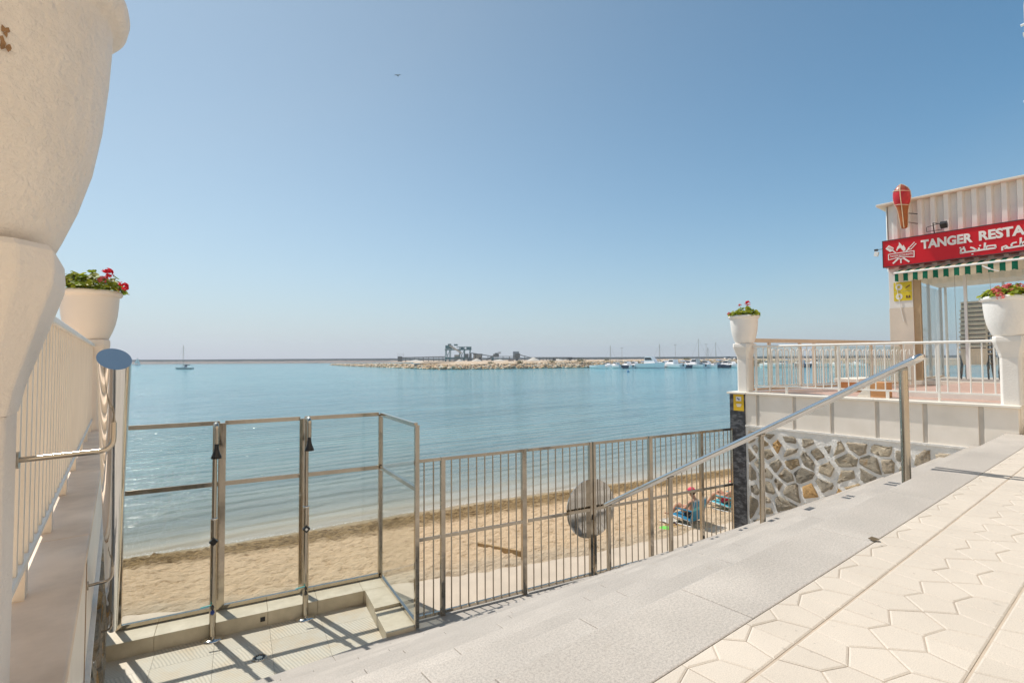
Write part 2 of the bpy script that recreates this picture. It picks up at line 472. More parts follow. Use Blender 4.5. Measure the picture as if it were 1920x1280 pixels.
# kerb under the screen (stepped at its side)
kb = thing('shower_kerb', ab(0, 7.75, -2.49), 'beige tiled stepped kerb around the shower floor, carrying the glass screen', 'kerb')
g = G(); x = -1.5
while x < 1.99:
    x1 = min(x+.62, 1.99); g.obox(ab((x+x1)/2, 7.79, -2.415), A*((x1-x)/2-.0015), B*.24, Z*.105, mat=0); x = x1
g.obox(ab(1.805, 7.25, -2.4162), A*.185, B*.2985, Z*.106, mat=0)
g.obox(ab(1.805, 6.64, -2.44), A*.185, B*.31, Z*.09, mat=0)
g.build('kerb_body', mt3, kb, bevel=.004)
g = G(); g.obox(ab(.30, 7.549, -2.395), A*.028, B*.006, Z*.028); g.build('overflow_hole', MT['black'], kb)
# floor drain
dr = thing('floor_drain', ab(.24, 6.78, -2.49), 'round slotted drain cover in the shower floor', 'drain')
g = G(); g.lathe([(0, .006), (.075, .006), (.082, .002), (.082, -.01)], ab(.24, 6.78, -2.488), 32)
g.build('rim', MT['steel'], dr)
g = G()
for k in range(16):
    t = 2*pi*k/16; p = ab(.24, 6.78, -2.481) + V((cos(t), sin(t), 0))*.052
    g.obox(p, V((cos(t), sin(t), 0))*.017, V((-sin(t), cos(t), 0))*.0055, Z*.001)
tag(g.build('drain_slot', MT['black'], dr), kind='stuff')

# beach ------------------------------------------------------------------
def interp(tab, x):
    if x <= tab[0][0]:
        (a, b), (c, d) = tab[0], tab[1]
        return b + (d-b)*(x-a)/(c-a)
    for (a, b), (c, d) in zip(tab[:-1], tab[1:]):
        if x <= c: 
            t = (x-a)/(c-a); return b+(d-b)*t
    (a, b), (c, d) = tab[-2], tab[-1]
    return d + (d-b)*(x-c)/(c-a)
WL = [(-60, 24), (-15, 16.0), (.21, 13.08), (1.88, 12.78), (3.85, 12.5), (5.24, 12.36), (7.49, 12.05), (9.81, 11.62), (12.65, 11.02), (17.58, 9.83), (30, 6.6), (80, -8)]
ED = [(-60, 12), (-10, 9.6), (.15, 8.75), (2.0, 8.0), (3.8, 7.35), (4.8, 7.1), (5.54, 6.88), (6.66, 6.5), (8.1, 6.2), (10.6, 5.92), (14, 5.3), (30, 3.0), (80, -14)]
def vw(x): return interp(WL, x) + .10*noise.noise((x*.8, 3.1, 0)) + .05*noise.noise((x*2.5, 7.7, 0))
def ved(x): return interp(ED, x) + .16*noise.noise((x*1.1, 1.3, 0)) + .06*noise.noise((x*4, 5.3, 0))
def sand_z(x, y, t):
    z = -2.436 - .566*max(t, 0)**1.35
    if t < 0: z -= .05*min(1, -t*12)
    amp = max(0, min(1, (t+.01)/.10))*max(0, min(1, (1.0-t)/.12))
    d = noise.noise((x*2.3, y*2.9, 0))*.6 + noise.noise((x*5.1, y*6.5, 4))*.55 + noise.noise((x*11, y*13, 9))*.28
    d = -abs(d)**.8*.9 + .35
    ridge = max(0, 1-abs(t-.86)/.10)
    clump = noise.noise((x*4.3, y*10, 2))*.6 + noise.noise((x*9, y*17, 8))*.6
    return z + amp*(d*.12 + ridge*(clump*.09+.03)) - .0
xs = []; x = -40.0
while x < 70:
    xs.append(x); x += .055 if -1.2 < x < 14 else (.10 if -3 < x < 24 else .8)
NTT = 110
g = G(); vs = []; fs = []; sh = []
for x in xs:
    e_, w_ = ved(x), vw(x)
    for k in range(NTT+1):
        t = -.12 + 1.75*k/NTT
        y = e_ + t*(w_-e_)
        vs.append((x, y, sand_z(x, y, t))); sh.append(t)
for i in range(len(xs)-1):
    for k in range(NTT):
        a = i*(NTT+1)+k; fs.append((a, a+NTT+1, a+NTT+2, a+1))
g.add(vs, fs, True)
n = NT('beach_sand'); c = n.coord()
at = n.n('ShaderNodeAttribute', attribute_name='shore')
nz = n.noise(c, 3.5, 7, .7)
tt = n.math('ADD', at.outputs['Fac'], n.math('MULTIPLY_ADD', nz, .20, -.10))
k = n.ramp(tt, [(.0, (.62, .49, .35)), (.10, (.69, .51, .335)), (.62, (.67, .485, .31)), (.72, (.33, .22, .105)), (.86, (.36, .245, .12)), (.93, (.46, .35, .22)), (1.0, (.38, .30, .20))])
fp = n.noise(n.coord((1, 1.9, 1), (0, 0, radians(12))), 4.6, 8, .68)
k = n.mix(k, n.ramp(fp, [(.30, (.50, .44, .36)), (.38, (.72, .66, .58)), (.445, (1.0, .99, .97)), (.55, (1.08, 1.08, 1.07)), (.72, (1.16, 1.15, 1.14))]), .9, 'MULTIPLY')
cl = n.noise(n.coord((1.2, 3.2, 1), (0, 0, radians(12))), 5.5, 6, .7)
band = n.ramp(tt, [(.60, (0, 0, 0)), (.70, (1, 1, 1)), (.88, (1, 1, 1)), (.93, (0, 0, 0))])
k = n.mix(k, (.13, .078, .033), n.math('MULTIPLY', band, n.ramp(cl, [(.47, (0, 0, 0)), (.57, (.85, .85, .85))])))
k = n.mix(k, n.ramp(n.noise(c, 26, 6, .75), [(.25, (.75, .73, .70)), (.5, (1, 1, 1)), (.75, (1.10, 1.09, 1.07))]), .8, 'MULTIPLY')
hgt = n.math('ADD', n.math('MULTIPLY', fp, .9), n.math('MULTIPLY', n.noise(c, 38, 8, .75), .12))
msand = n.bsdf(k, .9, 0, n.bump(hgt, 1.0, .16), .15)
bo = g.build('beach', msand)
av = bo.data.attributes.new('shore', 'FLOAT', 'POINT'); av.data.foreach_set('value', sh)
tag(bo, kind='structure')
# pale concrete apron between fence and sand
g = G(); pts = []
ux = [-40, -10, -.2] + [x*.5 for x in range(0, 29)] + [20, 30, 60]
for a, b in zip(ux[:-1], ux[1:]):
    lo = lambda x: fl(x)-.3 if x > 3.05 else max(fl(x)-.1, 6.12) if x > 0 else 6.12
    g.add([(a, min(lo(a), ved(a)-.2), -2.45), (b, min(lo(b), ved(b)-.2), -2.45), (b, ved(b)+.08, -2.45), (a, ved(a)+.08, -2.45)], [(0, 1, 2, 3)])
mstrip = simple('pale_concrete', (.53, .44, .345), .85, .08, 2.5, .3, 90, bd=.004, grime=.1)
# keep the apron out of the lower shower pit
g2 = G()
for vsq in range(0, len(g.v), 4):
    q = g.v[vsq:vsq+4]; p2 = [(a, b) for a, b, _ in q]
    n_ = (B.x, B.y)
    if q[0][0] < 3.6:
        ps = [clip(p2, -B.x, -B.y, -8.0), clip(clip(p2, B.x, B.y, 8.0), -A.x, -A.y, -2.0)]
    else: ps = [p2]
    for p2 in ps:
        if len(p2) >= 3: g2.add([(a, b, -2.45) for a, b in p2], [tuple(range(len(p2)))])
tag(g2.build('apron', mstrip), kind='structure')

# sea -------------------------------------------------------------------
SEA = -3.0
ds = [-.6, -.3, -.1, 0, .1, .2, .35, .55, .8, 1.1, 1.5, 2, 2.7, 3.5, 4.5, 6, 8, 10.5, 14, 18, 24, 32, 45, 60, 80, 110, 150, 210, 300, 450, 700, 1100, 2000, 4000, 9000]
xs = [-9000, -3000, -1000, -400, -150, -60, -30] + [-20+.5*i for i in range(0, 100)] + [32, 36, 42, 50, 60, 80, 150, 400, 1000, 3000, 9000]
vs = []; fs = []; sh = []
for x in xs:
    y0 = vw(max(-60, min(80, x)))
    for d in ds: vs.append((x, y0+d, SEA)); sh.append(d)
m_ = len(ds)
for i in range(len(xs)-1):
    for k in range(m_-1):
        a = i*m_+k; fs.append((a, a+m_, a+m_+1, a+1))
g = G(); g.add(vs, fs, True)
n = NT('sea_water')
at = n.n('ShaderNodeAttribute', attribute_name='shore'); dd = at.outputs['Fac']
c1 = n.coord((.55, 1.6, 1), (0, 0, radians(16))); c2 = n.coord((.05, .16, 1), (0, 0, radians(12)))
ld = n.math('DIVIDE', n.math('LOGARITHM', n.math('MAXIMUM', n.math('ADD', dd, 1.0), 1.0), 10), 3.0)   # 0..1 for 0..1000 m
ld = n.math('ADD', ld, n.math('MULTIPLY_ADD', n.noise(c2, 1.0, 4, .6), .08, -.04))
k = n.ramp(ld, [(.0, (.40, .33, .24)), (.08, (.33, .31, .25)), (.17, (.25, .275, .245)), (.27, (.21, .28, .28)), (.38, (.17, .29, .315)), (.55, (.155, .315, .36)), (.72, (.15, .365, .41)), (1.0, (.13, .375, .435))])
stk = n.noise(n.coord((.10, .75, 1), (0, 0, radians(14))), 1.0, 5, .65); st2 = n.noise(n.coord((.012, .11, 1), (0, 0, radians(20))), 1.0, 5, .6)
k = n.mix(k, n.ramp(stk, [(.32, (.74, .78, .82)), (.5, (1, 1, 1)), (.68, (1.2, 1.16, 1.13))]), 1.0, 'MULTIPLY')
k = n.mix(k, n.ramp(st2, [(.32, (.86, .89, .91)), (.5, (1, 1, 1)), (.68, (1.16, 1.12, 1.10))]), 1.0, 'MULTIPLY')
fo = n.math('ADD', dd, n.math('MULTIPLY_ADD', n.noise(n.coord((1.3, 1.3, 1)), 4.0, 5, .7), .5, -.25))
fm = n.ramp(fo, [(.0, (0, 0, 0)), (.02, (1, 1, 1)), (.09, (.7, .7, .7)), (.20, (0, 0, 0))])
sp = n.ramp(n.noise(n.coord((9, 9, 1)), 3, 3, .7), [(.52, (0, 0, 0)), (.62, (1, 1, 1))])
k = n.mix(k, (.8, .78, .74), n.math('MULTIPLY', fm, n.math('MULTIPLY', sp, .95)))
near = n.noise(c1, 1.9, 5, .62); mid = n.noise(c1, .55, 3, .5); far = n.noise(c2, 1.2, 4, .6)
wv = n.n('ShaderNodeTexWave', wave_type='BANDS', bands_direction='Y'); wv.inputs['Scale'].default_value = .42; wv.inputs['Distortion'].default_value = 9; wv.inputs['Detail'].default_value = 3; wv.inputs['Detail Scale'].default_value = .45; wv.inputs['Detail Roughness'].default_value = .6
n.l(n.coord((.30, 1, 1), (0, 0, radians(14))), wv.inputs['Vector'])
h = n.math('ADD', n.math('ADD', n.math('MULTIPLY', near, .16), n.math('MULTIPLY', wv.outputs['Fac'], .085)), n.math('ADD', n.math('MULTIPLY', mid, .34), n.math('MULTIPLY', far, .55)))
calm = n.math('MULTIPLY_ADD', n.math('MINIMUM', n.math('DIVIDE', n.math('MAXIMUM', dd, 0.0), 5.0), 1.0), .65, .35)
nm = n.bump(n.math('MULTIPLY', h, calm), 1.0, .75)
msea = n.bsdf(k, .10, 0, nm, .42, IOR=1.33)
so_ = g.build('sea', msea)
av = so_.data.attributes.new('shore', 'FLOAT', 'POINT'); av.data.foreach_set('value', sh)
tag(so_, kind='structure')
g = G(); g.add([(-9000, -60, -6), (9000, -60, -6), (9000, 9000, -6), (-9000, 9000, -6)], [(0, 1, 2, 3)])
tag(g.build('seabed', msand), kind='structure')
# ================================================================== WALLS
def rubble(rect, seed, n, gap, facing, uface):
    """stones of a rubble wall on the plane u=uface; rect=(v0,z0,v1,z1); facing=-1/+1 is the side they stick out"""
    rnd = random.Random(seed); v0, z0, v1, z1 = rect
    pts = []
    tries = 0
    while len(pts) < n and tries < 20000:
        tries += 1
        p = (rnd.uniform(v0, v1), rnd.uniform(z0, z1)); md = sqrt((v1-v0)*(z1-z0)/n)*rnd.uniform(.42, 1.0)
        if all((p[0]-q[0])**2+(p[1]-q[1])**2 > md*md for q in pts): pts.append(p)
    g = G()
    cols = [(.36, .335, .29), (.42, .39, .33), (.30, .285, .255), (.46, .42, .35), (.40, .33, .23), (.38, .355, .31), (.33, .30, .25), (.44, .40, .34), (.47, .32, .16), (.36, .34, .30)]
    for i, p in enumerate(pts):
        cell = [(v0, z0), (v1, z0), (v1, z1), (v0, z1)]
        for j, q in enumerate(pts):
            if i == j or (p[0]-q[0])**2+(p[1]-q[1])**2 > .9: continue
            a, b = q[0]-p[0], q[1]-p[1]; m = ((p[0]+q[0])/2, (p[1]+q[1])/2)
            cell = clip(cell, a, b, a*m[0]+b*m[1])
            if len(cell) < 3: break
        if len(cell) < 3: continue
        cell = inset(cell, gap*rnd.uniform(.45, 1.7))
        if len(cell) < 3 or area(cell) < .0022: continue
        # round the corners and roughen the outline
        ring = []
        m = len(cell)
        for q in range(m):
            a, b, c = cell[q-1], cell[q], cell[(q+1) % m]
            for t in (.22, 0, ):
                pass
            ring.append((b[0]*.87+a[0]*.13, b[1]*.87+a[1]*.13)); ring.append((b[0]*.92+a[0]*.04+c[0]*.04, b[1]*.92+a[1]*.04+c[1]*.04)); ring.append((b[0]*.87+c[0]*.13, b[1]*.87+c[1]*.13))
        ring = [(x+rnd.uniform(-.011, .011), z+rnd.uniform(-.011, .011)) for x, z in ring]
        cx = sum(x for x, _ in ring)/len(ring); cz = sum(z for _, z in ring)/len(ring)
        hh = rnd.uniform(.006, .024); tx, tz = rnd.uniform(-.12, .12), rnd.uniform(-.12, .12)
        secs = []
        for sc, dp in ((1.03, -.03), (1.0, .25), (.94, .8), (.80, 1.0), (.5, 1.06), (.2, 1.04)):
            s_ = []
            for x, z in ring:
                X_, Z_ = cx+(x-cx)*sc, cz+(z-cz)*sc
                d = hh*dp + ((X_-cx)*tx+(Z_-cz)*tz)*min(1, dp)*.8
                if dp > .5: d += noise.noise((X_*16, Z_*16, i))*.009 + noise.noise((X_*40, Z_*55, i))*.005
                s_.append((uface + facing*max(d, -.03), X_, Z_))
            secs.append(s_)
        col = rnd.choice(cols); k = rnd.uniform(.85, 1.15)
        g.loft(secs, smooth=True, caps=True)
        nf = (len(secs)-1)*len(ring)+2
        for q in range(nf): g.c[-1-q] = (col[0]*k*1.36, col[1]*k*1.26, col[2]*k*1.13)
    return g
n = NT('rubble_stone'); c = n.coord()
at = n.n('ShaderNodeAttribute', attribute_name='tint')
st = n.noise(n.coord((14, 14, 60), (.5, .3, 0)), 1.6, 7, .75)
k = n.mix(at.outputs['Color'], n.ramp(st, [(.3, (.55, .52, .48)), (.5, (1, 1, 1)), (.7, (1.3, 1.27, 1.2))]), 1.0, 'MULTIPLY')
rm = n.ramp(n.noise(c, 5.5, 5, .7), [(.56, (0, 0, 0)), (.72, (1, 1, 1))])
k = n.mix(k, (.47, .27, .10), n.math('MULTIPLY', rm, .7))
mstone = n.bsdf(k, .85, 0, n.bump(st, 1.0, .045), .25)
mmort = simple('white_mortar', (.84, .81, .76), .9, .07, 5, .9, 26, bd=.02, grime=.12)
mbmar = simple('black_marble', (.035, .036, .042), .22, .25, 2, .05, 40)
n = NT('veined_black_marble'); c = n.coord((1, 1, 1))
vn = n.noise(n.coord((2.2, 2.2, 5)), 2.4, 9, .72)
k = n.ramp(vn, [(.35, (.02, .021, .027)), (.5, (.05, .052, .06)), (.58, (.16, .165, .175)), (.62, (.06, .06, .07)), (.8, (.03, .03, .036))])
mbmar = n.bsdf(k, .3, 0, None, .5)

def retaining_wall(label, uface, s, v0, v1, ztop, zlow, seed, seams, back, nst, cop_t=.035, mcop=None, mpan=None, over=.045):
    """wall along v; s=-1: visible face looks to -u, s=+1: to +u"""
    t = thing('retaining_wall', (uface, v0, -2.5), label, 'wall')
    g = G(); g.box(min(uface-s*.10, uface-s*.5), v0, -2.9, max(uface-s*.10, uface-s*.5), v1, ztop-cop_t-.002); g.build('core', mmort, t)
    # coping
    g = G(); a, b = uface+s*over, uface-s*back
    x = v0-.03; rnd = random.Random(seed)
    while x < v1+.03:
        y = min(x+1.6, v1+.03); g.box(min(a, b), x+.001, ztop-cop_t, max(a, b), y-.001, ztop); x = y
    g.build('coping', mcop or MT['coping_white'], t, bevel=.006)
    # marble panels and joint strips
    sm = sorted(seams); ed = [v0] + sm + [v1]
    for a, b in zip(ed[:-1], ed[1:]):
        g = G(); w0 = .028
        g.box(min(uface, uface-s*.10), a+(w0 if a != v0 else 0), zlow+.03, max(uface, uface-s*.10), b-(w0 if b != v1 else 0), ztop-cop_t-.0025)
        g.build('panel', mpan or MT['marble'], t, bevel=.004)
    for a in sm:
        g = G(); g.box(min(uface-s*.012, uface-s*.10), a-.0275, zlow+.03, max(uface-s*.012, uface-s*.10), a+.0275, ztop-cop_t-.0035)
        g.build('joint_strip', MT['marble_joint'], t)
    # masonry under a small ledge
    g = G()
    nu, nz = int((v1-v0)/.05), 44
    vs = []; fs = []
    for i in range(nu+1):
        for j in range(nz+1):
            y = v0+(v1-v0)*i/nu; z = -2.5+(zlow+2.5)*j/nz
            d = noise.noise((y*5, z*5, seed))*.012 + noise.noise((y*14, z*14, seed))*.007
            if j == nz or i in (0, nu): d = 0
            vs.append((uface+s*(.004+d), y, z))
    for i in range(nu):
        for j in range(nz):
            a = i*(nz+1)+j; fs.append((a, a+nz+1, a+nz+2, a+1) if s > 0 else (a, a+1, a+nz+2, a+nz+1))
    g.add(vs, fs, True)
    g.box(min(uface+s*.02, uface-s*.10), v0, zlow-.001, max(uface+s*.02, uface-s*.10), v1, zlow+.0305)
    st = rubble((v0+.03, -2.45, v1-.03, zlow-.05), seed, nst, .030, s, uface+s*.008)
    for p, c in zip(st.f, st.c): pass
    base = len(g.v); g.v += st.v
    for f_, s_, c_ in zip(st.f, st.s, st.c):
        g.f.append([base+i for i in f_]); g.s.append(s_); g.m.append(1); g.c.append(c_)
    o = g.build('rubble_base', [mmort, mstone], t)
    return t
UW = 9.137
rw = retaining_wall('marble panelled wall with white coping over rubble masonry, below the restaurant terrace', UW, -1, 1.2, 4.80, .365, -.26, 11, [4.57, 3.94, 3.36, 2.74, 2.16, 1.56], .34, 130)
lw = retaining_wall('marble panelled wall with stained ledge over rubble masonry, beside the shower', -.095, 1, 1.25, 8.18, .27, -.37, 23, [7.2, 6.1, 5.0, 3.9, 2.8, 1.9], .46, 190, .04, MT['coping'], over=.01)
g = G(); g.box(-.094, 2.79, -.33, -.0915, 2.803, .2); g.build('rust_streak', MT['rust'], lw)
# end face of the terrace wall and the seaside wall below the glass
tw = thing('terrace_end_wall', (12, 1.2, -.2), 'plain cream wall at the end of the terrace, meeting the pavement', 'wall')
g = G(); g.box(UW+.11, 1.19, -.3, 22, 1.30, .3275); g.build('wall_face', MT['marble'], tw)
sw = thing('sea_wall', (12, 4.3, -2.5), 'white seaside wall carrying the restaurant terrace above the beach', 'wall')
g = G()
sp0, sp1 = V((UW+.11, 5.06, 0)), V((20, 2.83, 0))
dS = (sp1-sp0).normalized(); nS = V((-dS.y, dS.x, 0))
g.prism([sp0+V((0, 0, -3.2)), sp1+V((0, 0, -3.2)), sp1-nS*.3+V((0, 0, -3.2)), sp0-nS*.3+V((0, 0, -3.2))], (0, 0, 3.53)); g.build('wall_face', mmort, sw)
# terrace floors
mterr = tinted('pink_terrace_tile', (.50, .335, .27), .5, .05, 200, .06, 2, .1, 150, .002, .4)
g = G()
poly0 = [(UW+.30, 1.305), (9.95, 1.305), (9.95, 4.85), (UW+.30, 4.85)]
x = UW+.30
def floor_tiles(g, x0, x1, y0, y1, z, lim):
    x = x0
    while x < x1-.01:
        y = y0
        while y < y1-.01:
            p = [(x+.002, y+.002), (min(x+.30, x1)-.002, y+.002), (min(x+.30, x1)-.002, min(y+.30, y1)-.002), (x+.002, min(y+.30, y1)-.002)]
            p = clip(p, nS.x, nS.y, nS.x*sp0.x+nS.y*sp0.y-.02)
            if len(p) >= 3: g.add([(a, b, z) for a, b in p], [tuple(range(len(p)))], tint=random.uniform(.93, 1.06))
            y += .30
        x += .30
floor_tiles(g, UW+.30, 22, -1.0+2.305, 5.1, .355, None)
tag(g.build('terrace_floor', mterr), kind='structure')
g = G(); g.add([(UW+.2, 1.25, .351), (22, 1.25, .351), (22, 2.35, .351), (UW+.2, 5.0, .351)], [(0, 1, 2, 3)])
tag(g.build('terrace_slab', MT['marble_joint']), kind='structure')
stp = thing('terrace_step', (10.2, 2.0, .36), 'low pale step with pink tiled top across the terrace in front of the restaurant', 'step')
g = G(); g.box(10.12, 1.31, .34, 14.7, 2.75, .428); g.build('riser', MT['paint_white'], stp)
g = G(); floor_tiles(g, 10.13, 14.68, 1.315, 2.745, .432, None); g.build('tread', mterr, stp)
# left block behind the ledge
g = G(); g.box(-30, 1.25, -3.0, -.56, 8.18, .262)
tag(g.build('raised_terrace', MT['coping']), kind='structure')

# marble pillar with its notice
mp = thing('marble_pillar', (UW, 4.95, -2.4), 'black veined marble pillar at the end of the rubble wall', 'pillar')
g = G()
z = -2.4
for h in (.55, .55, .55, .55, .53): g.box(UW-.02, 4.802, z+.001, UW+.32, 5.09, z+h-.001); z += h
g.build('cladding', mbmar, mp, bevel=.003)
g = G(); g.box(UW-.06, 4.765, .33, UW+.335, 5.125, .3655); g.build('cap', MT['coping_white'], mp, bevel=.006)
ns = thing('camera_notice', (UW-.03, 4.92, .1), 'yellow camera surveillance notice on the black marble pillar', 'sign')
myel = simple('yellow_sign', (.74, .47, .02), .45, .06, 6)
g = G(); g.box(UW-.028, 4.815, .02, UW-.0205, 5.01, .322); g.build('plate', myel, ns)
g = G(); g.box(UW-.030, 4.86, .20, UW-.0285, 4.96, .28); g.build('printed_panel', MT['white'], ns)
for y0_, y1_, z0_, z1_ in ((4.86, 4.955, .125, .145), (4.87, 4.945, .095, .112)):
    g = G(); g.box(UW-.030, y0_, z0_, UW-.0285, y1_, z1_); g.build('printed_line', MT['white'], ns)
g = G(); g.prism([(UW-.031, 4.935, .262), (UW-.031, 4.885, .235), (UW-.031, 4.89, .222), (UW-.031, 4.945, .245)], (-.001, 0, 0)); g.box(UW-.032, 4.898, .213, UW-.031, 4.908, .228)
g.build('camera_pictogram', simple('sign_blue', (.03, .07, .22), .5), ns)

# ================================================================== PEDESTALS, POTS, PLANTS
def pedestal(loc, label, zt, shaft=.215, cap=.335, zcap=.90, flare=.62, pm=None):
    pm = pm or MT['plaster']
    t = thing('pedestal', loc, label, 'pedestal', 'white pedestals carrying the flower pots')
    def sec(h, z, ch=.17):
        c_ = h*(1-ch*2*.5)
        k = h*.72
        return [(h, -k, z), (h, k, z), (k, h, z), (-k, h, z), (-h, k, z), (-h, -k, z), (-k, -h, z), (k, -h, z)]
    g = G(); a = shaft/2
    ss = [sec(a*1.0, 0), sec(a, flare)]
    g.loft([[V(loc)+V(p) for p in s] for s in ss], caps=True)
    g.build('shaft', pm, t, bevel=.008)
    g = G(); b = cap/2
    ss = [sec(a*1.02, flare+.001), sec(a*1.12, flare+.06), sec(b*.99, zcap-.075), sec(b, zcap-.05), sec(b*.985, zcap-.012), sec(b*.94, zcap)]
    g.loft([[V(loc)+V(p) for p in s] for s in ss], caps=True)
    g.build('capital', pm, t, bevel=.006)
    return t
def pot(loc, label, mat, R=.295, H=.53):
    t = thing('flower_pot', loc, label, 'flower pot', 'white flower pots on the pedestals')
    k = R/.295
    g = G()
    prof = [(.0, 0), (.160, 0), (.174, .008), (.184, .03), (.208, .09), (.232, .17), (.249, .26), (.259, .36), (.263, .44), (.263, .462), (.265, .466), (.279, .470), (.291, .482), (.295, .500), (.292, .516), (.280, .527), (.262, .530), (.246, .524), (.240, .505), (.236, .44)]
    g.lathe([(r*k, z*H/.53) for r, z in prof], loc, 72, wob=.012)
    g.build('pot_body', mat, t)
    g = G(); g.lathe([(0, .462), (.12, .47), (.237, .462)], loc, 32, wob=.05); g.build('soil', MT['soil'], t)
    return t
n = NT('geranium_leaf'); c = n.coord()
at = n.n('ShaderNodeAttribute', attribute_name='tint')
k = n.mix((.21, .31, .03), at.outputs['Color'], 1.0, 'MULTIPLY')
mleaf = n.bsdf(k, .5, 0, None, .35); n.p.inputs['Subsurface Weight'].default_value = 0
tl = n.n('ShaderNodeBsdfTranslucent'); n.l(k, tl.inputs[0]); ms = n.n('ShaderNodeMixShader'); ms.inputs[0].default_value = .4
n.l(n.p.outputs[0], ms.inputs[1]); n.l(tl.outputs[0], ms.inputs[2]); n.l(ms.outputs[0], n.out.inputs[0])
def petal_mat(name, col):
    n = NT(name); at = n.n('ShaderNodeAttribute', attribute_name='tint')
    k = n.mix(col, at.outputs['Color'], 1.0, 'MULTIPLY'); n.bsdf(k, .55, 0, None, .3)
    tl = n.n('ShaderNodeBsdfTranslucent'); n.l(k, tl.inputs[0]); ms = n.n('ShaderNodeMixShader'); ms.inputs[0].default_value = .35
    n.l(n.p.outputs[0], ms.inputs[1]); n.l(tl.outputs[0], ms.inputs[2]); n.l(ms.outputs[0], n.out.inputs[0]); return n.mat
mred = petal_mat('red_petal', (.72, .025, .05)); mora = petal_mat('orange_petal', (.80, .085, .02)); mpink = petal_mat('pink_petal', (.78, .20, .20))
mstem = simple('green_stem', (.12, .17, .04), .6)
def leaf(g, c, nrm, r, rnd, tint):
    nrm = V(nrm).normalized(); x = nrm.cross(V((rnd.uniform(-1, 1), rnd.uniform(-1, 1), rnd.uniform(-1, 1)))).normalized(); y = nrm.cross(x)
    vs = [V(c)]; m = 9
    for k in range(m):
        t = 2*pi*k/m; rr = r*(1 + .10*cos(5*t+1)) * (.55 if k == 0 else 1)
        vs.append(V(c) + x*cos(t)*rr + y*sin(t)*rr + nrm*(r*.22 + rnd.uniform(-.1, .1)*r))
    g.add(vs, [(0, 1+k, 1+(k+1) % m) for k in range(m)], True, tint=tint)
def bloom(c, r, mat, parent, rnd, nf=24):
    g = G(); c = V(c)
    for i in range(nf):
        d = V((rnd.gauss(0, 1), rnd.gauss(0, 1), rnd.gauss(.35, 1))).normalized(); p = c + d*r*rnd.uniform(.62, 1)*V((1, 1, .8)).length/1.62
        x = d.orthogonal().normalized(); y = d.cross(x); m = 5; ph = rnd.uniform(0, 6)
        for k in range(m):
            t = ph+2*pi*k/m; q = p + (x*cos(t)+y*sin(t))*r*.30 + d*r*.08
            s = (x*-sin(t)+y*cos(t))*r*.19
            g.add([p-d*r*.05, p+(q-p)*.6+s, q+(q-p)*.15, p+(q-p)*.6-s], [(0, 1, 2, 3)], True, tint=rnd.uniform(.75, 1.25))
    return g.build('flower_head', mat, parent)
def geranium(loc, label, seed, flowers, nleaf=240, R=.25, H=.10, buds=()):
    rnd = random.Random(seed); loc = V(loc)
    t = thing('geranium', loc, label, 'plant', 'geraniums in the white pots')
    g = G(); gs = G()
    for i in range(nleaf):
        a = rnd.uniform(0, 2*pi); rr = R*sqrt(rnd.random())*1.12
        top = H*(1-(rr/R/1.2)**2*.8)*(.75+.5*noise.noise((cos(a)*rr*9+seed, sin(a)*rr*9, 0))+.25)
        z = .02+top*rnd.uniform(.25, 1.25)
        if rr > R*1.02: z -= rnd.uniform(0, .04)
        p = loc + V((cos(a)*rr, sin(a)*rr, z))
        nrm = V((cos(a)*rr*2.2+rnd.gauss(0, .35), sin(a)*rr*2.2+rnd.gauss(0, .35), 1))
        lt = rnd.uniform(.7, 1.35); yl = rnd.random()
        tint = (lt*(1.0+yl*.9), lt*(1+yl*.25), lt*(.8))
        leaf(g, p, nrm, rnd.uniform(.020, .040), rnd, tint)
        if i % 5 == 0: gs.tube([loc+V((cos(a)*rr*.5, sin(a)*rr*.5, -.03)), p], .0025, 5)
    g.build('foliage', mleaf, t)
    for (fx, fy, fz, r, m) in flowers:
        fz = fz + max(0, H*1.25*(1-(fx*fx+fy*fy)/(R*R)*.6))*.75
        p = loc+V((fx, fy, fz)); gs.tube([loc+V((fx*.6, fy*.6, 0)), loc+V((fx*.9, fy*.9, fz*.6)), p], .003, 5)
        bloom(p, r, m, t, rnd)
    for (fx, fy, fz) in buds:
        p = loc+V((fx, fy, fz)); gs.tube([loc+V((fx*.5, fy*.5, .02)), p], .002, 5); gs.ball(p, (.010, .010, .014), 7, 5)
    gs.build('stem', mstem, t)
    return t
# near left
PN = (-.285, 1.50, .27); PL = (-.26, 7.15, .27); PF = (9.31, 4.88, .365); PR = (9.31, 1.27, .365)
pedestal(PN, 'rough plastered white pedestal under the very large pot with chipped paint', 0, .215, .36, .965, .62, MT['plaster_cream'])
pedestal(PL, 'white pedestal at the seaward end of the slatted railing beside the shower', 0, .215, .36, .965, .66, MT['plaster_cream'])
pedestal(PF, 'white pedestal standing above the black marble pillar', 0)
pedestal(PR, 'white pedestal at the top of the steps below the restaurant sign', 0)
pn = pot((PN[0], PN[1], 1.235), 'very large rough white pot with chipped paint, cut off by the frame', MT['pot_cream'], .292, .605)
pot((PL[0], PL[1], 1.235), 'smooth white pot with red geraniums behind the slanted steel handrail', MT['pot_cream_smooth'], .285, .53)
pot((PF[0], PF[1], 1.265), 'white pot with a few pink blooms above the black marble pillar', MT['pot_smooth'], .27, .53)
pot((PR[0], PR[1], 1.265), 'white pot with dense pink geraniums in front of the stacked chairs', MT['pot_white'], .295, .53)
g = G(); rnd = random.Random(5)
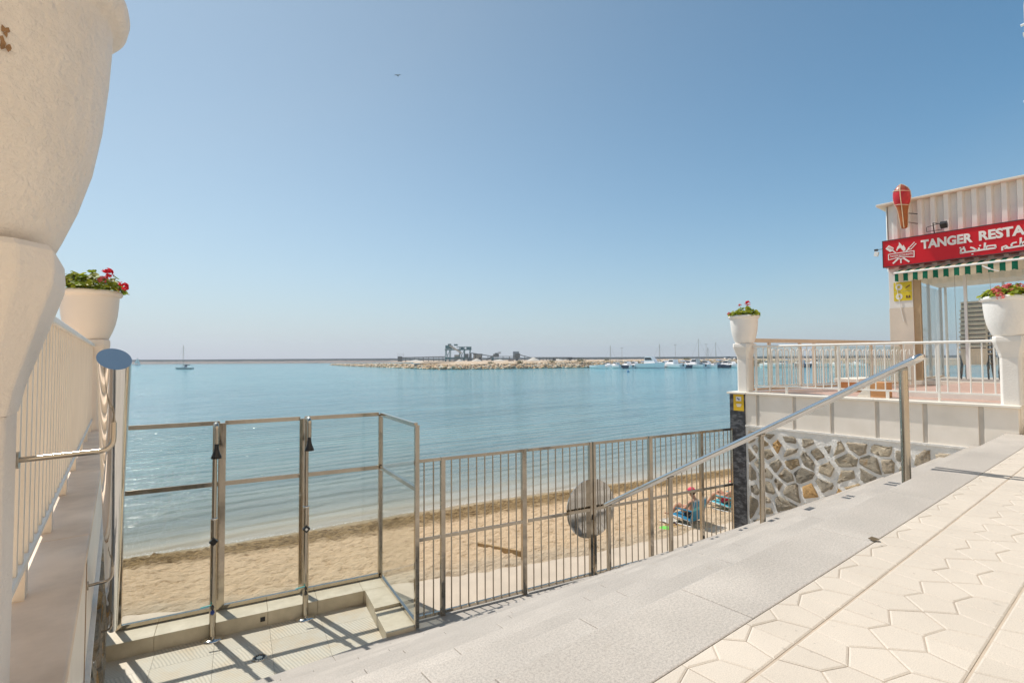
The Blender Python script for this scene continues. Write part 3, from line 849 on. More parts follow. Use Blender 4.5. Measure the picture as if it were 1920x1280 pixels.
for i in range(9):
    a = radians(-63.6 + rnd.uniform(-1.6, 1.4)); z = 1.592 + rnd.uniform(-.026, .022); r = .2515+.0025
    c = V((PN[0]+cos(a)*r, PN[1]+sin(a)*r, z)); tx = V((-sin(a), cos(a), 0)); m = 6
    g.add([c+tx*cos(2*pi*k/m)*rnd.uniform(.002, .005)+Z*sin(2*pi*k/m)*rnd.uniform(.003, .008) for k in range(m)], [tuple(range(m))])
g.build('paint_chip', MT['rust'], pn)
cR = V((.791, -.612, 0))   # direction across the view, used to spread the blooms
def fl_(x, y, z, r, m): p = cR*x + V((.612, .791, 0))*y; return (p.x, p.y, z, r, m)
def bd_(x, y, z): p = cR*x + V((.612, .791, 0))*y; return (p.x, p.y, z)
geranium((PN[0], PN[1], 1.80), 'geranium overhanging the rim of the very large rough pot', 1, [fl_(.47, .10, .22, .03, mpink)], 130, .235, .07)
geranium((PL[0], PL[1], 1.745), 'geranium with red and orange blooms leaning out over the sea', 2, [fl_(.18, 0, .09, .062, mred), fl_(.33, .03, .05, .055, mred), fl_(.21, -.1, .03, .045, mpink), fl_(-.13, -.20, .02, .055, mora), fl_(-.24, -.1, .01, .025, mred)], 380, .275, .17,
         [bd_(-.25, 0, .10), bd_(-.05, 0, .18), bd_(.0, .02, .22), bd_(.01, .05, .25)])
geranium((PF[0], PF[1], 1.775), 'geranium with three pink blooms, the tallest standing above its leaves', 3, [fl_(.08, 0, .155, .050, mred), fl_(-.07, 0, .12, .028, mpink), fl_(-.29, -.02, .03, .035, mpink)], 300, .25, .11)
geranium((PR[0], PR[1], 1.775), 'geranium crowded with salmon pink blooms beside the awning', 4,
         [fl_(-.27+.036*i, -.16+.07*(i % 4), -.01+.04*((i*7) % 4)/3+.015*(i > 4), .047, mpink) for i in range(16)] + [fl_(.0, -.2, .0, .045, mred), fl_(.1, -.2, .01, .045, mpink), fl_(-.05, .1, .04, .045, mpink)], 340, .26, .11)
# ================================================================== RAILINGS
def bent(pts, r0=.06, n=6):
    """polyline with rounded corners"""
    pts = [V(p) for p in pts]; out = [pts[0]]
    for i in range(1, len(pts)-1):
        a, b, c = pts[i-1], pts[i], pts[i+1]
        d1 = (a-b).normalized(); d2 = (c-b).normalized(); r = min(r0, (a-b).length*.45, (c-b).length*.45)
        for k in range(n+1):
            t = k/n; out.append((b+d1*r)*(1-t)**2 + b*2*t*(1-t) + (b+d2*r)*t*t)
    out.append(pts[-1]); return out
# slatted railing on the ledge
rl = thing('railing', (-.235, 4.3, .27), 'cream metal railing with close upright bars, standing on the stained ledge', 'railing')
v0, v1, u_ = 1.62, 7.04, -.235
g = G(); g.box(u_-.03, v0, 1.155, u_+.03, v1, 1.185); g.build('top_rail', MT['paint_white'], rl, bevel=.006)
g = G(); g.box(u_-.02, v0, .365, u_+.02, v1, .39); g.build('bottom_rail', MT['paint_white'], rl, bevel=.004)
nb = 46
for i in range(nb):
    y = v0+.06+(v1-v0-.12)*i/(nb-1)
    g = G(); g.box(u_-.014, y-.014, .3905, u_+.014, y+.014, 1.1545); g.build('baluster', MT['paint'], rl)
for i in range(7):
    y = 2.2+.78*i
    g = G(); g.box(u_-.018, y-.03, .2702, u_+.018, y+.03, .3645); g.build('support_block', MT['paint'], rl)
# white terrace railing above the panelled wall
rr = thing('railing', (9.30, 3.0, .365), 'white railing with thin upright bars along the edge of the restaurant terrace', 'railing')
v0, v1, u_ = 1.37, 4.70, 9.28
g = G(); g.tube([(u_, v0, 1.205), (u_, v1, 1.205)], .020, 14); g.build('top_rail', MT['paint_white'], rr)
g = G(); g.box(u_-.012, v0, .475, u_+.012, v1, .50); g.build('bottom_rail', MT['paint_white'], rr, bevel=.003)
nb = 27
for i in range(nb):
    y = v0+.06+(v1-v0-.12)*i/(nb-1)
    g = G(); g.tube([(u_, y, .50), (u_, y, 1.19)], .0095, 8, False); g.build('baluster', MT['paint_white'], rr)
for y in (2.02, 3.30, 4.66):
    g = G(); g.box(u_-.014, y-.014, .3652, u_+.014, y+.014, 1.186); g.build('post', MT['paint_white'], rr, bevel=.003)
g = G(); g.box(u_-.014, 2.62, .3652, u_+.014, 2.66, .4745); g.box(u_-.014, 4.1, .3652, u_+.014, 4.14, .4745); g.build('foot', MT['paint_white'], rr)
# glass windbreak on the sea side of the terrace
sr = thing('glass_windbreak', (12, 4.4, .36), 'cream framed glass windbreak along the sea side of the terrace', 'railing')
Q0, Q1 = V((9.50, 4.87, 0)), V((14.5, 3.83, 0)); dQ = (Q1-Q0).normalized(); nQ = V((-dQ.y, dQ.x, 0))
mtan = simple('tan_frame', (.66, .52, .40), .5, .05, 4)
g = G(); g.bar(Q0+Z*1.33, Q1+Z*1.33, .05, .075); g.build('top_rail', mtan, sr, bevel=.005)
g = G(); g.bar(Q0+Z*.40, Q1+Z*.40, .05, .05); g.build('bottom_rail', mtan, sr, bevel=.004)
st = [.03, .53, 1.45, 1.90, 2.65, 3.9, 5.07]
for s_ in st:
    p = Q0+dQ*s_; g = G(); g.obox(p+Z*.86, dQ*.028, nQ*.024, Z*.43); g.build('post', mtan, sr, bevel=.003)
for a, b in zip(st[:-1], st[1:]):
    if b-a < .47 and a > 1: continue
    g = G(); g.obox(Q0+dQ*((a+b)/2)+Z*.84, dQ*((b-a)/2-.03), nQ*.004, Z*.40); g.build('glass_pane', MT['glass_green'], sr)
hp = thing('railing', (12, 4.2, .36), 'white railing of looped bars in front of the glass windbreak', 'railing')
Q2, Q3 = Q0-nQ*.22+dQ*.25, Q1-nQ*.22-dQ*.1; L2 = (Q3-Q2).length
g = G(); g.bar(Q2+Z*.47, Q3+Z*.47, .02, .022); g.build('bottom_rail', MT['paint_white'], hp)
for i in range(26):
    c = Q2+dQ*(.12+i*(L2-.24)/25); g = G()
    g.tube(bent([c-dQ*.055+Z*.482, c-dQ*.055+Z*1.16, c+dQ*.055+Z*1.16, c+dQ*.055+Z*.482], .05, 6), .009, 7, False); g.build('looped_bar', MT['paint_white'], hp)
for k in (0, .5, 1):
    c = Q2.lerp(Q3, k); g = G(); g.obox(c+Z*.77, dQ*.014, nQ*.014, Z*.41); g.build('post', MT['paint_white'], hp)
# little tiled benches on the terrace
mter = simple('terracotta_tile', (.58, .29, .12), .6, .12, 5)
tb = thing('tiled_bench', (11.35, 3.7, .36), 'low terracotta tiled bench with a white slab top on the terrace', 'bench')
g = G(); g.box(10.85, 3.55, .356, 11.85, 3.88, .53); g.build('tiled_base', mter, tb, bevel=.004)
g = G(); g.box(10.80, 3.50, .5305, 11.90, 3.92, .60); g.build('slab_top', MT['coping_white'], tb, bevel=.008)
tb = thing('planter_box', (9.62, 2.85, .36), 'small terracotta tiled box beside the white terrace railing', 'planter')
g = G(); g.box(9.46, 2.72, .356, 9.78, 2.92, .60); g.build('tiled_base', mter, tb, bevel=.004)
g = G(); g.prism([(9.46, 2.923, .356), (9.46, 3.12, .356), (9.46, 2.923, .60)], (.32, 0, 0)); g.build('ramp_side', MT['coping_white'], tb)

# ================================================================== HANDRAILS
UH = 5.7; rz = lambda y: .985-.5697*(y-1.386)
hr = thing('handrail', (UH, 3.2, -1.2), 'long double steel handrail sloping down the middle of the steps on posts', 'handrail')
y0, y1, hw = 1.36, 5.12, .052
p = [(UH-hw, y0+.10, rz(y0+.10)), (UH-hw, y0, rz(y0)), (UH+hw, y0, rz(y0)), (UH+hw, y1, rz(y1)), (UH-hw, y1, rz(y1)), (UH-hw, y0+.10, rz(y0+.10))]
g = G(); g.tube(bent(p, .05, 7), .029, 16); g.build('rail_tube', MT['steel_polished'], hr)
for y, zb in ((1.497, -.2), (2.82, -1.0), (4.02, -1.6), (5.08, -2.2)):
    g = G(); g.tube([(UH, y, zb), (UH, y, rz(y)-.045)], .036 if y < 2 else .03, 18); o = g.build('post', MT['steel'], hr)
    g = G(); g.lathe([(.0, .006), (.06, .006), (.062, .0)], (UH, y, zb), 24); g.build('base_plate', MT['steel'], o)
    g = G(); g.bar((UH-hw, y, rz(y)-.034), (UH+hw, y, rz(y)-.034), .05, .022); g.build('saddle', MT['steel'], o)
# wall handrail
ha = thing('handrail', (-.011, 3, .1), 'single polished steel handrail with slant cut end, bracketed to the ledge wall', 'handrail')
UL = -.008; lz = lambda y: 1.005-.575*(y-1.386)
g = G(); rr_ = .0305; n_ = 40
ax = V((0, cos(atan2(-.575, 1)), sin(atan2(-.575, 1)))); e1 = V((1, 0, 0)); e2 = ax.cross(e1)
def cutring(y, nrm):
    c = V((UL, y, lz(y))); out = []
    for k in range(n_):
        t = 2*pi*k/n_; q = (e1*cos(t)+e2*sin(t))*rr_
        s = -q.dot(nrm)/ax.dot(nrm); out.append(c+q+ax*s)
    return out
nr = V((.26, -cos(radians(44)), sin(radians(44)))).normalized()
ra, rb = cutring(1.386, nr), cutring(4.74, V((0, 1, .1)).normalized())
g.add(ra+rb, [(k, (k+1) % n_, n_+(k+1) % n_, n_+k) for k in range(n_)], True)
g.build('rail_tube', MT['steel_polished'], ha)
g = G(); g.add(ra, [tuple(range(n_))]); g.build('end_cap', MT['steel_polished'], ha)
g = G(); g.add(rb, [tuple(reversed(range(n_)))]); g.build('end_cap', MT['steel_polished'], ha)
for y, zoff, uw in ((1.60, .10, -.18), (2.95, .09, -.095), (4.25, .09, -.09)):
    c = V((UL, y, lz(y)))
    g = G(); g.tube(bent([c+V((0, 0, -.02)), c+V((0, 0, -zoff)), (uw, y, c.z-zoff-.004)], .03, 6), .0065, 10); b_ = g.build('bracket', MT['steel'], ha)
    g = G(); g.tube([(uw-.002, y, c.z-zoff-.004), (uw+.005, y, c.z-zoff-.004)], .019, 18); g.build('wall_plate', MT['steel_dull'], b_)

# ================================================================== SHOWER SCREEN
ss = thing('glass_screen', ab(.3, 7.9, -2.31), 'steel framed glass screen behind the beach showers', 'screen')
BS = 7.92; zt, zm, zb = .165, -.645, -2.31
pa = [-1.285, -.20, .80, 1.925]
for i, a in enumerate(pa):
    g = G(); w_ = (.03, .045, .036, .032)[i]; g.obox(ab(a, BS, (zt+zb)/2), A*w_, B*.028, Z*(zt-zb-.006)/2); g.build('post', MT['steel'], ss, bevel=.003)
for a, b in zip(pa[:-1], pa[1:]):
    for z_, h in ((zt, .028), (zm, .03), (zb+.03, .028)):
        g = G(); g.obox(ab((a+b)/2, BS, z_), A*((b-a)/2-.03), B*.026, Z*h); g.build('rail', MT['steel'], ss, bevel=.003)
    for z0, z1 in ((zm+.03, zt-.028), (zb+.058, zm-.03)):
        g = G(); g.obox(ab((a+b)/2, BS, (z0+z1)/2), A*((b-a)/2-.033), B*.004, Z*((z1-z0)/2)); g.build('glass_pane', MT['glass'], ss)
# side wing
C0, C1 = ab(1.925, 7.89, 0), ab(2.0, 6.33, 0); dC = (C1-C0).normalized(); nC = V((-dC.y, dC.x, 0)); L = (C1-C0).length
g = G(); g.obox(C1+Z*((zt-2.37)/2), dC*.028, nC*.028, Z*((zt+2.37)/2)); g.build('post', MT['steel'], ss, bevel=.003)
for z_ in (zt-.002, zm): 
    g = G(); g.obox(C0+dC*L/2+Z*z_, dC*(L/2-.03), nC*.024, Z*.027); g.build('rail', MT['steel'], ss, bevel=.003)
g = G(); g.bar(C0+dC*.03+Z*(-2.283), C1-dC*.03+Z*(-2.325), .04, .045); g.build('rail', MT['steel'], ss, bevel=.003)
for z0, z1 in ((zm+.027, zt-.029), (-2.26, zm-.027)):
    g = G(); g.obox(C0+dC*L/2+Z*((z0+z1)/2), dC*(L/2-.03), nC*.004, Z*((z1-z0)/2)); g.build('glass_pane', MT['glass'], ss)

# ================================================================== BEACH SHOWERS
def shower(a, label, side):
    t = thing('beach_shower', ab(a, 7.525, -2.49), label, 'shower', 'steel beach showers', )
    P = lambda da, db, z: ab(a+da, 7.525+db, z)
    g = G(); g.tube([P(0, 0, -2.485), P(0, 0, -1.0)], .037, 18); g.build('pole', MT['steel'], t)
    g = G(); g.tube(bent([P(0, 0, -1.0), P(0, 0, .20), P(.02, -.13, .20), P(.02, -.13, -.04)], .075, 8), .027, 16); g.build('riser_pipe', MT['steel'], t)
    g = G(); g.lathe([(.027, 0), (.041, 0), (.041, .02), (.029, .024)], P(0, 0, -1.01), 18); g.build('collar', MT['steel_polished'], t)
    g = G(); g.lathe([(0, .03), (.05, .028), (.10, .018), (.125, .004), (.125, .0)], P(0, 0, -2.489), 36); g.build('base_plate', MT['steel_polished'], t)
    g = G(); g.lathe([(.0, .0), (.022, 0), (.024, -.05), (.032, -.10), (.058, -.17), (.060, -.19), (0, -.19)], P(.02, -.13, -.03), 20); g.build('shower_head', MT['black'], t)
    g = G(); c = P(.0, -.045, -1.285 if side > 0 else -1.27); g.obox(c, (A+Z).normalized()*.035, B*.03, (Z-A).normalized()*.035); b = g.build('push_valve', MT['black'], t)
    if side > 0:
        g = G(); g.obox(c-B*.031, (A+Z).normalized()*.015, B*.003, (Z-A).normalized()*.015); g.build('button', MT['white'], b)
    g = G(); g.tube([P(0, -.02, -2.08), P(0, -.075, -2.08)], .018, 10); g.tube([P(0, -.06, -2.12), P(0, -.06, -2.16)], .020, 10); tp = g.build('foot_tap', MT['dark'], t)
    g = G(); g.bar(P(-.015, -.06, -2.045), P(-.13, -.05, -2.06), .022, .008); g.build('lever', simple('teal_lever', (.05, .35, .36), .4), tp)
    if side < 0:
        g = G(); g.ball(P(0, -.06, -2.14), (.024, .024, .03)); g.build('blue_knob', simple('blue_knob', (.02, .06, .3), .4), tp)
shower(-.27, 'steel beach shower beside the rubble wall, with a blue tap knob', -1)
shower(.818, 'steel beach shower next to the stepped end of the kerb, with a square push button', 1)

# ================================================================== FENCE AND GATE
BF = 6.52; ft, fm, fb = -.333, -1.356, -2.375
def fence_part(name, label, cat, a0, a1, posts, bars, group=None, mids=True):
    t = thing(name, ab((a0+a1)/2, BF, fb), label, cat, group)
    for z_, h, w_ in ((ft, .022, .02), (fb+.02, .02, .018)):
        g = G(); g.obox(ab((a0+a1)/2, BF, z_), A*(a1-a0)/2, B*w_, Z*h); g.build('rail', MT['steel'], t, bevel=.002)
    g = G(); g.obox(ab((a0+a1)/2, BF-.018, fm), A*(a1-a0)/2, B*.008, Z*.022); g.build('mid_rail', MT['steel'], t, bevel=.002)
    for a in bars:
        g = G(); g.tube([ab(a, BF, fb+.041), ab(a, BF, ft-.023)], .0095, 8, False); g.build('bar', MT['steel_dull'], t)
    for a, w_ in posts:
        g = G(); g.obox(ab(a, BF, (ft+.022-2.40)/2), A*w_, B*.03, Z*((ft+.022+2.40)/2+.003)); g.build('post', MT['steel'], t, bevel=.003)
    return t
def between(a, b, n): return [a+(b-a)*(i+1)/(n+1) for i in range(n)]
fence_part('steel_fence', 'steel bar fence between the glass screen and the gate', 'fence', 2.03, 3.64, [(2.42, .03), (3.67, .036)], between(2.03, 2.42, 2)+between(2.42, 3.67, 9))
ga = fence_part('gate_leaf', 'steel gate leaf carrying the half disc with a pale square reflection', 'gate', 3.73, 4.895, [(4.87, .024)], between(3.70, 4.88, 8), 'steel gate leaves')
gb = fence_part('gate_leaf', 'steel gate leaf whose half disc lies behind the end of the handrail', 'gate', 4.915, 6.06, [(4.94, .024)], between(4.93, 6.09, 8), 'steel gate leaves')
fence_part('steel_fence', 'steel bar fence between the gate and the black marble pillar', 'fence', 6.16, 8.17, [(6.12, .036), (7.34, .032), (8.16, .014)], between(6.12, 7.34, 9)+between(7.34, 8.17, 6))
for lf, s_ in ((ga, -1), (gb, 1)):
    c = ab(4.905, BF+.028, fm); pts = []
    for k in range(25):
        t = -pi/2 + pi*k/24; pts.append(c + A*s_*(.006+.46*cos(t)) + Z*.46*sin(t))
    g = G(); g.prism(pts, B*.012); g.build('disc', MT['steel_polished'], lf, bevel=.002)
g = G(); g.obox(ab(4.885, BF-.035, fm-.12), A*.008, B*.004, Z*.04); g.build('lock', MT['black'], ga)
# ================================================================== RESTAURANT
UF = 14.6; ZF = .43
rs = thing('restaurant', (17, 1, .36), 'white flat roofed restaurant with ribbed metal fascia and glazed front on the terrace', 'building')
mrib = simple('white_ribbed_sheet', (.80, .77, .72), .45, .05, 3, .05, 60, grime=.1)
mtile = simple('cream_wall_tile', (.72, .62, .52), .4, .06, 3, .05, 40)
mwall = simple('white_wall', (.80, .77, .74), .6, .04, 3, .15, 60)
VC = 4.06; VE = -7.0
mal_ = simple('pale_window_post', (.7, .69, .66), .4)
# corner pillar: white above, tiled below
g = G(); g.box(UF, 3.60, 2.16, UF+.46, VC, 3.10); g.build('pillar_head', mwall, rs, bevel=.006)
g = G(); g.box(UF-.006, 3.595, .33, UF+.46, VC+.005, 1.10); g.box(UF-.006, 3.595, 1.1025, UF+.46, VC+.005, 2.158); g.build('pillar_tiles', mtile, rs, bevel=.004)
# ribbed fascia: trapezoid sheet
def ribbed(p0, p1, z0, z1, out, per=.235, dep=.10):
    d = (p1-p0); L = d.length; d.normalize(); pts = []
    s = 0
    while s < L:
        for a, h in ((0, 0), (.10, 0), (.125, dep), (.205, dep)):
            if s+a <= L: pts.append(p0 + d*(s+a) + out*h)
        s += per
    pts.append(p1.copy())
    vs = [p+Z*z0 for p in pts]+[p+Z*z1 for p in pts]; m = len(pts)
    return vs, [(i, i+1, m+i+1, m+i) for i in range(m-1)]
g = G()
vs, fs = ribbed(V((UF+.02, VC-.02, 0)), V((UF+.02, VE, 0)), 3.06, 4.62, V((-1, 0, 0))); g.add(vs, fs)
vs, fs = ribbed(V((18.8, VC, 0)), V((UF+.0, VC, 0)), 3.06, 4.62, V((0, 1, 0)), dep=.04); g.add(vs, fs)
g.build('ribbed_fascia', mrib, rs)
g = G(); g.box(UF-.17, VE, 4.622, 18.9, VC+.17, 4.675); g.build('roof_edge', simple('cream_roof_edge', (.74, .66, .55), .5, .05, 4), rs, bevel=.01)
g = G(); g.box(UF+.10, VE, 2.985, 18.8, VC-.06, 3.05); g.build('ceiling', simple('ceiling_beige', (.85, .80, .72), .7), rs)
g = G(); g.box(UF-.03, VE, 2.90, UF+.12, 3.60, 3.10); g.build('lintel', MT['coping_white'], rs, bevel=.005)
g = G(); g.box(15.5, VE-.1, .36, 18.8, VE+.1, 3.0); g.build('back_wall', mtile, rs)
y = VC-.2
while y > -6:
    g = G(); g.box(18.6, y-1.15, .5, 18.608, y-.05, 2.9); g.build('window_pane', MT['glass_window'], rs)
    g = G(); g.box(18.57, y-.045, .36, 18.63, y+.005, 2.98); g.build('window_post', mal_, rs)
    y -= 1.2
# front glazing
mal = simple('aluminium_frame', (.55, .53, .50), .35, .05, 5, metal=.6)
g = G(); g.box(UF+.02, 3.465, .46, UF+.12, 3.595, 2.90); g.build('window_jamb', simple('ochre_jamb', (.52, .37, .22), .6, .08, 5), rs, bevel=.004)
g = G(); g.box(UF-.02, VE, .36, UF+.2, 3.594, .455); g.build('sill', MT['coping_white'], rs, bevel=.005)
g = G(); g.box(UF+.035, VE, .4555, UF+.075, 3.464, .51); g.box(UF+.035, VE, 2.84, UF+.075, 3.464, 2.8995); g.build('window_frame', mal, rs)
y = 3.46; k = 0
while y > -5:
    w_ = .58 if k else .60; k += 1
    g = G(); g.box(UF+.05, y-w_+.004, .5105, UF+.058, y-.004, 2.8395); pn_ = g.build('window_pane', MT['glass_window'], rs)
    g = G(); g.box(UF+.046, y-w_-.003, .5105, UF+.062, y-w_+.003, 2.8395); g.build('pane_seal', mal, pn_)
    y -= w_
for y in (2.66, .9):
    g = G(); g.box(UF+.02, y, .5105, UF+.09, y+.05, 2.8395); g.build('mullion', MT['white'], rs)
# sea-side glazing
x = UF+.47
while x < 17.8:
    g = G(); g.box(x+.03, VC-.10, .475, x+1.17, VC-.092, 2.90); pn_ = g.build('window_pane', MT['glass_window'], rs)
    g = G(); g.box(x+1.17, VC-.12, .36, x+1.23, VC-.06, 2.98); g.build('window_post', mal, rs)
    x += 1.2
g = G(); g.box(UF+.46, VC-.14, .36, 18.6, VC-.02, .47); g.build('low_wall', mtile, rs)
g = G(); g.box(UF+.2, VE+.1, .357, 18.6, VC-.14, .43); g.build('inner_floor', simple('inner_floor_tile', (.72, .62, .53), .4), rs)

# sign board ----------------------------------------------------------
US = 14.30
sg = thing('signboard', (US, 1, 3.1), 'long red restaurant signboard with white lettering and a crossed spatula and fork emblem', 'sign')
mredb = simple('red_sign', (.62, .006, .012), .32, .05, 2, spec=.4)
mlet = simple('white_lettering', (.82, .79, .76), .5, .03, 5)
g = G(); g.box(US, -4.6, 3.12, UF+.0, 4.072, 3.735); g.build('panel', mredb, sg)
g = G()
for z_ in (3.112, 3.738): g.box(US-.012, -4.61, z_-.008, US+.02, 4.082, z_+.008)
g.box(US-.012, 4.073, 3.1205, US+.3, 4.083, 3.7295); g.build('frame', MT['dark'], sg)
def sgn(v, z, d=.0): return V((US-.0015-d, v, z))
def stroke(g, pts, w, d=.004, closed=False):
    """flat ribbon of constant width on the sign face with rounded ends"""
    P = [V((p[0], p[1])) for p in pts]
    if closed: P.append(P[0])
    for i in range(len(P)-1):
        a, b = P[i], P[i+1]; t = (b-a); L = t.length
        if L < 1e-5: continue
        t /= L; n_ = V((-t.y, t.x))*w/2
        q = [a+n_, a-n_, b-n_, b+n_]
        g.prism([sgn(p.x, p.y) for p in q], (-d-.0003*(i % 3), 0, 0))
        if i: g.prism([sgn(a.x+cos(2*pi*k/10)*w*.5, a.y+sin(2*pi*k/10)*w*.5) for k in range(10)], (-d-.001, 0, 0))
def solid(g, pts, d=.004): g.prism([sgn(*p) for p in pts], (-d, 0, 0))
def word(text, v_left, z_base, cap, width, name, mat, parent, bold=.0):
    cu = bpy.data.curves.new(name, 'FONT'); cu.body = text; cu.size = 1.0; cu.offset = bold; cu.extrude = .004
    cu.resolution_u = 4
    tmp = bpy.data.objects.new('tmp', cu); COL.objects.link(tmp)
    bpy.context.view_layer.update()
    me = bpy.data.meshes.new_from_object(tmp.evaluated_get(bpy.context.evaluated_depsgraph_get()))
    bpy.data.objects.remove(tmp)
    xs = [v.co.x for v in me.vertices]; ys = [v.co.y for v in me.vertices]
    x0, x1 = min(xs), max(xs); y0, y1 = min(ys), max(ys)
    off = V(parent_loc(parent))
    for v in me.vertices:
        a = (v.co.x-x0)/(x1-x0)*width; b = (v.co.y-y0)/(y1-y0)*cap
        v.co = sgn(v_left-a, z_base+b, .002+v.co.z*1.0) - off
    me.materials.clear(); me.materials.append(mat); me.name = name
    o = bpy.data.objects.new(name, me); COL.objects.link(o); o.parent = parent; return o
word('TANGER', 3.351, 3.423, .206, .881, 'lettering', mlet, sg, .042)
word('RESTAURANT', 2.371, 3.430, .206, 1.50, 'lettering', mlet, sg, .042)
g = G()   # emblem
solid(g, [(4.021, 3.554), (3.955, 3.625), (3.859, 3.549), (3.871, 3.486), (3.935, 3.462)])
stroke(g, [(3.88, 3.488), (3.815, 3.415)], .022)
solid(g, [(3.755, 3.665), (3.712, 3.60), (3.694, 3.555), (3.672, 3.585), (3.634, 3.50), (3.640, 3.455), (3.672, 3.431), (3.700, 3.474), (3.735, 3.53), (3.782, 3.50), (3.794, 3.461), (3.813, 3.482), (3.792, 3.549), (3.758, 3.60)])
stroke(g, [(3.465, 3.611), (3.551, 3.517), (3.59, 3.49)], .018); stroke(g, [(3.434, 3.576), (3.535, 3.462), (3.58, 3.462)], .018); stroke(g, [(3.565, 3.49), (3.629, 3.421)], .026)
stroke(g, [(3.965, 3.412), (3.478, 3.415), (3.482, 3.277), (3.717, 3.318), (3.966, 3.28)], .018, closed=True)
stroke(g, [(3.775, 3.288), (3.884, 3.182)], .034); stroke(g, [(3.728, 3.276), (3.730, 3.170)], .026); stroke(g, [(3.684, 3.285), (3.572, 3.174)], .034); stroke(g, [(3.76, 3.285), (3.745, 3.262), (3.710, 3.262), (3.698, 3.285)], .014)
g.build('emblem', mlet, sg)
g = G()
for i in range(3): stroke(g, [(3.975-.03*i, 3.575-.022*i-.01), (3.93-.03*i, 3.60-.022*i-.02)], .009, .0075)
g.build('emblem_slot', mredb, sg)
word('TANGER RESTAURANTE', 3.935, 3.333, .045, .43, 'small_lettering', mlet, sg, .01)
g = G()   # arabic line, read from its left end
w_ = .036
stroke(g, [(2.684, 3.226), (2.588, 3.230), (2.294, 3.236), (2.117, 3.239)], w_)
stroke(g, [(2.674, 3.226), (2.664, 3.300), (2.612, 3.316), (2.594, 3.237)], .030)
solid(g, [(2.690, 3.325), (2.660, 3.325), (2.660, 3.352), (2.690, 3.352)]); solid(g, [(2.635, 3.328), (2.605, 3.328), (2.605, 3.355), (2.635, 3.355)])
stroke(g, [(2.515, 3.320), (2.470, 3.300), (2.415, 3.240)], .032)
solid(g, [(2.498, 3.158), (2.466, 3.158), (2.466, 3.184), (2.498, 3.184)])
stroke(g, [(2.372, 3.235), (2.379, 3.290)], .030); solid(g, [(2.372, 3.316), (2.342, 3.316), (2.342, 3.343), (2.372, 3.343)])
stroke(g, [(2.290, 3.239), (2.279, 3.378)], .034); stroke(g, [(2.282, 3.250), (2.245, 3.300), (2.125, 3.298), (2.117, 3.240)], .030)
stroke(g, [(2.022, 3.165), (2.022, 3.236), (1.965, 3.256), (1.935, 3.210), (1.99, 3.203)], .030)
stroke(g, [(1.945, 3.203), (1.705, 3.217), (1.45, 3.222)], w_)
stroke(g, [(1.880, 3.215), (1.885, 3.265), (1.860, 3.292), (1.805, 3.300)], .030)
stroke(g, [(1.752, 3.222), (1.745, 3.382)], .034); stroke(g, [(1.748, 3.235), (1.715, 3.285), (1.60, 3.285), (1.59, 3.225)], .030)
stroke(g, [(1.46, 3.222), (1.45, 3.27), (1.41, 3.28), (1.39, 3.235), (1.44, 3.222)], .030)
g.build('arabic_lettering', mlet, sg)

# awning -----------------------------------------------------------------
n = NT('striped_awning'); tc = n.n('ShaderNodeTexCoord'); sx = n.n('ShaderNodeSeparateXYZ'); n.l(tc.outputs['Object'], sx.inputs[0])
fr_ = n.math('FRACT', n.math('MULTIPLY_ADD', sx.outputs['Y'], 1/.178, 20.15)); st_ = n.math('GREATER_THAN', fr_, .5)
k = n.mix((.78, .66, .48), (.012, .17, .10), st_)
k = n.mix(k, n.ramp(n.noise(n.coord(), 3, 5), [(.3, (.88, .88, .88)), (.7, (1.05, 1.05, 1.05))]), 1, 'MULTIPLY')
n.bsdf(k, .8, 0, None, .2)
tl_ = n.n('ShaderNodeBsdfTranslucent'); n.l(k, tl_.inputs[0]); m2 = n.n('ShaderNodeMixShader'); m2.inputs[0].default_value = .35
n.l(n.p.outputs[0], m2.inputs[1]); n.l(tl_.outputs[0], m2.inputs[2]); n.l(m2.outputs[0], n.out.inputs[0]); mawn = n.mat
aw = thing('awning', (14.3, 1, 2.9), 'partly rolled awning with green and cream stripes under the red signboard', 'awning')
ya, yb = 3.80, -4.5
UB = 14.10
g = G(); m = 90
vs = [(UF-.10, ya+(yb-ya)*i/m, 3.045) for i in range(m+1)] + [(UB, ya+(yb-ya)*i/m, 2.935) for i in range(m+1)]
g.add(vs, [(i, i+1, m+2+i, m+1+i) for i in range(m)], True); g.build('canopy', mawn, aw)
g = G(); m = 320; vs = []
for i in range(m+1):
    y = ya+(yb-ya)*i/m; drop = .165+.030*abs(sin((y-.05)/.178*pi)) ; sw_ = .012*sin(y*9)+.008*sin(y*23)
    vs += [(UB-.012, y, 2.905), (UB-.012+sw_*.5, y, 2.905-drop*.5), (UB-.012+sw_, y, 2.905-drop)]
g.add(vs, [(3*i+j, 3*i+3+j, 3*i+4+j, 3*i+1+j) for i in range(m) for j in (0, 1)], True); g.build('valance', mawn, aw)
g = G(); g.tube([(UB, ya+.02, 2.92), (UB, yb, 2.92)], .024, 12); g.build('front_bar', MT['white'], aw)
for y in (3.55, 1.3, -2):
    g = G(); g.tube([(UF-.02, y, 2.80), (14.3, y-.28, 2.84), (UB+.02, y, 2.91)], .016, 8); g.build('folding_arm', MT['white'], aw)
g = G(); g.tube([(UF-.06, ya+.05, 3.03), (UF-.06, yb, 3.03)], .05, 12); g.build('roller', MT['white'], aw)
hk = thing('crank_handle', (UB-.05, 2.2, 2.8), 'white awning crank handle dangling in front of the striped valance', 'handle')
g = G(); g.tube([(UB-.05, 2.30, 2.87), (UB-.05, 2.18, 2.78)], [.010, .022], 8); g.tube([(UB-.05, 2.18, 2.78), (UB-.05, 2.05, 2.72)], [.012, .008], 8); g.build('handle_grip', MT['white'], hk)

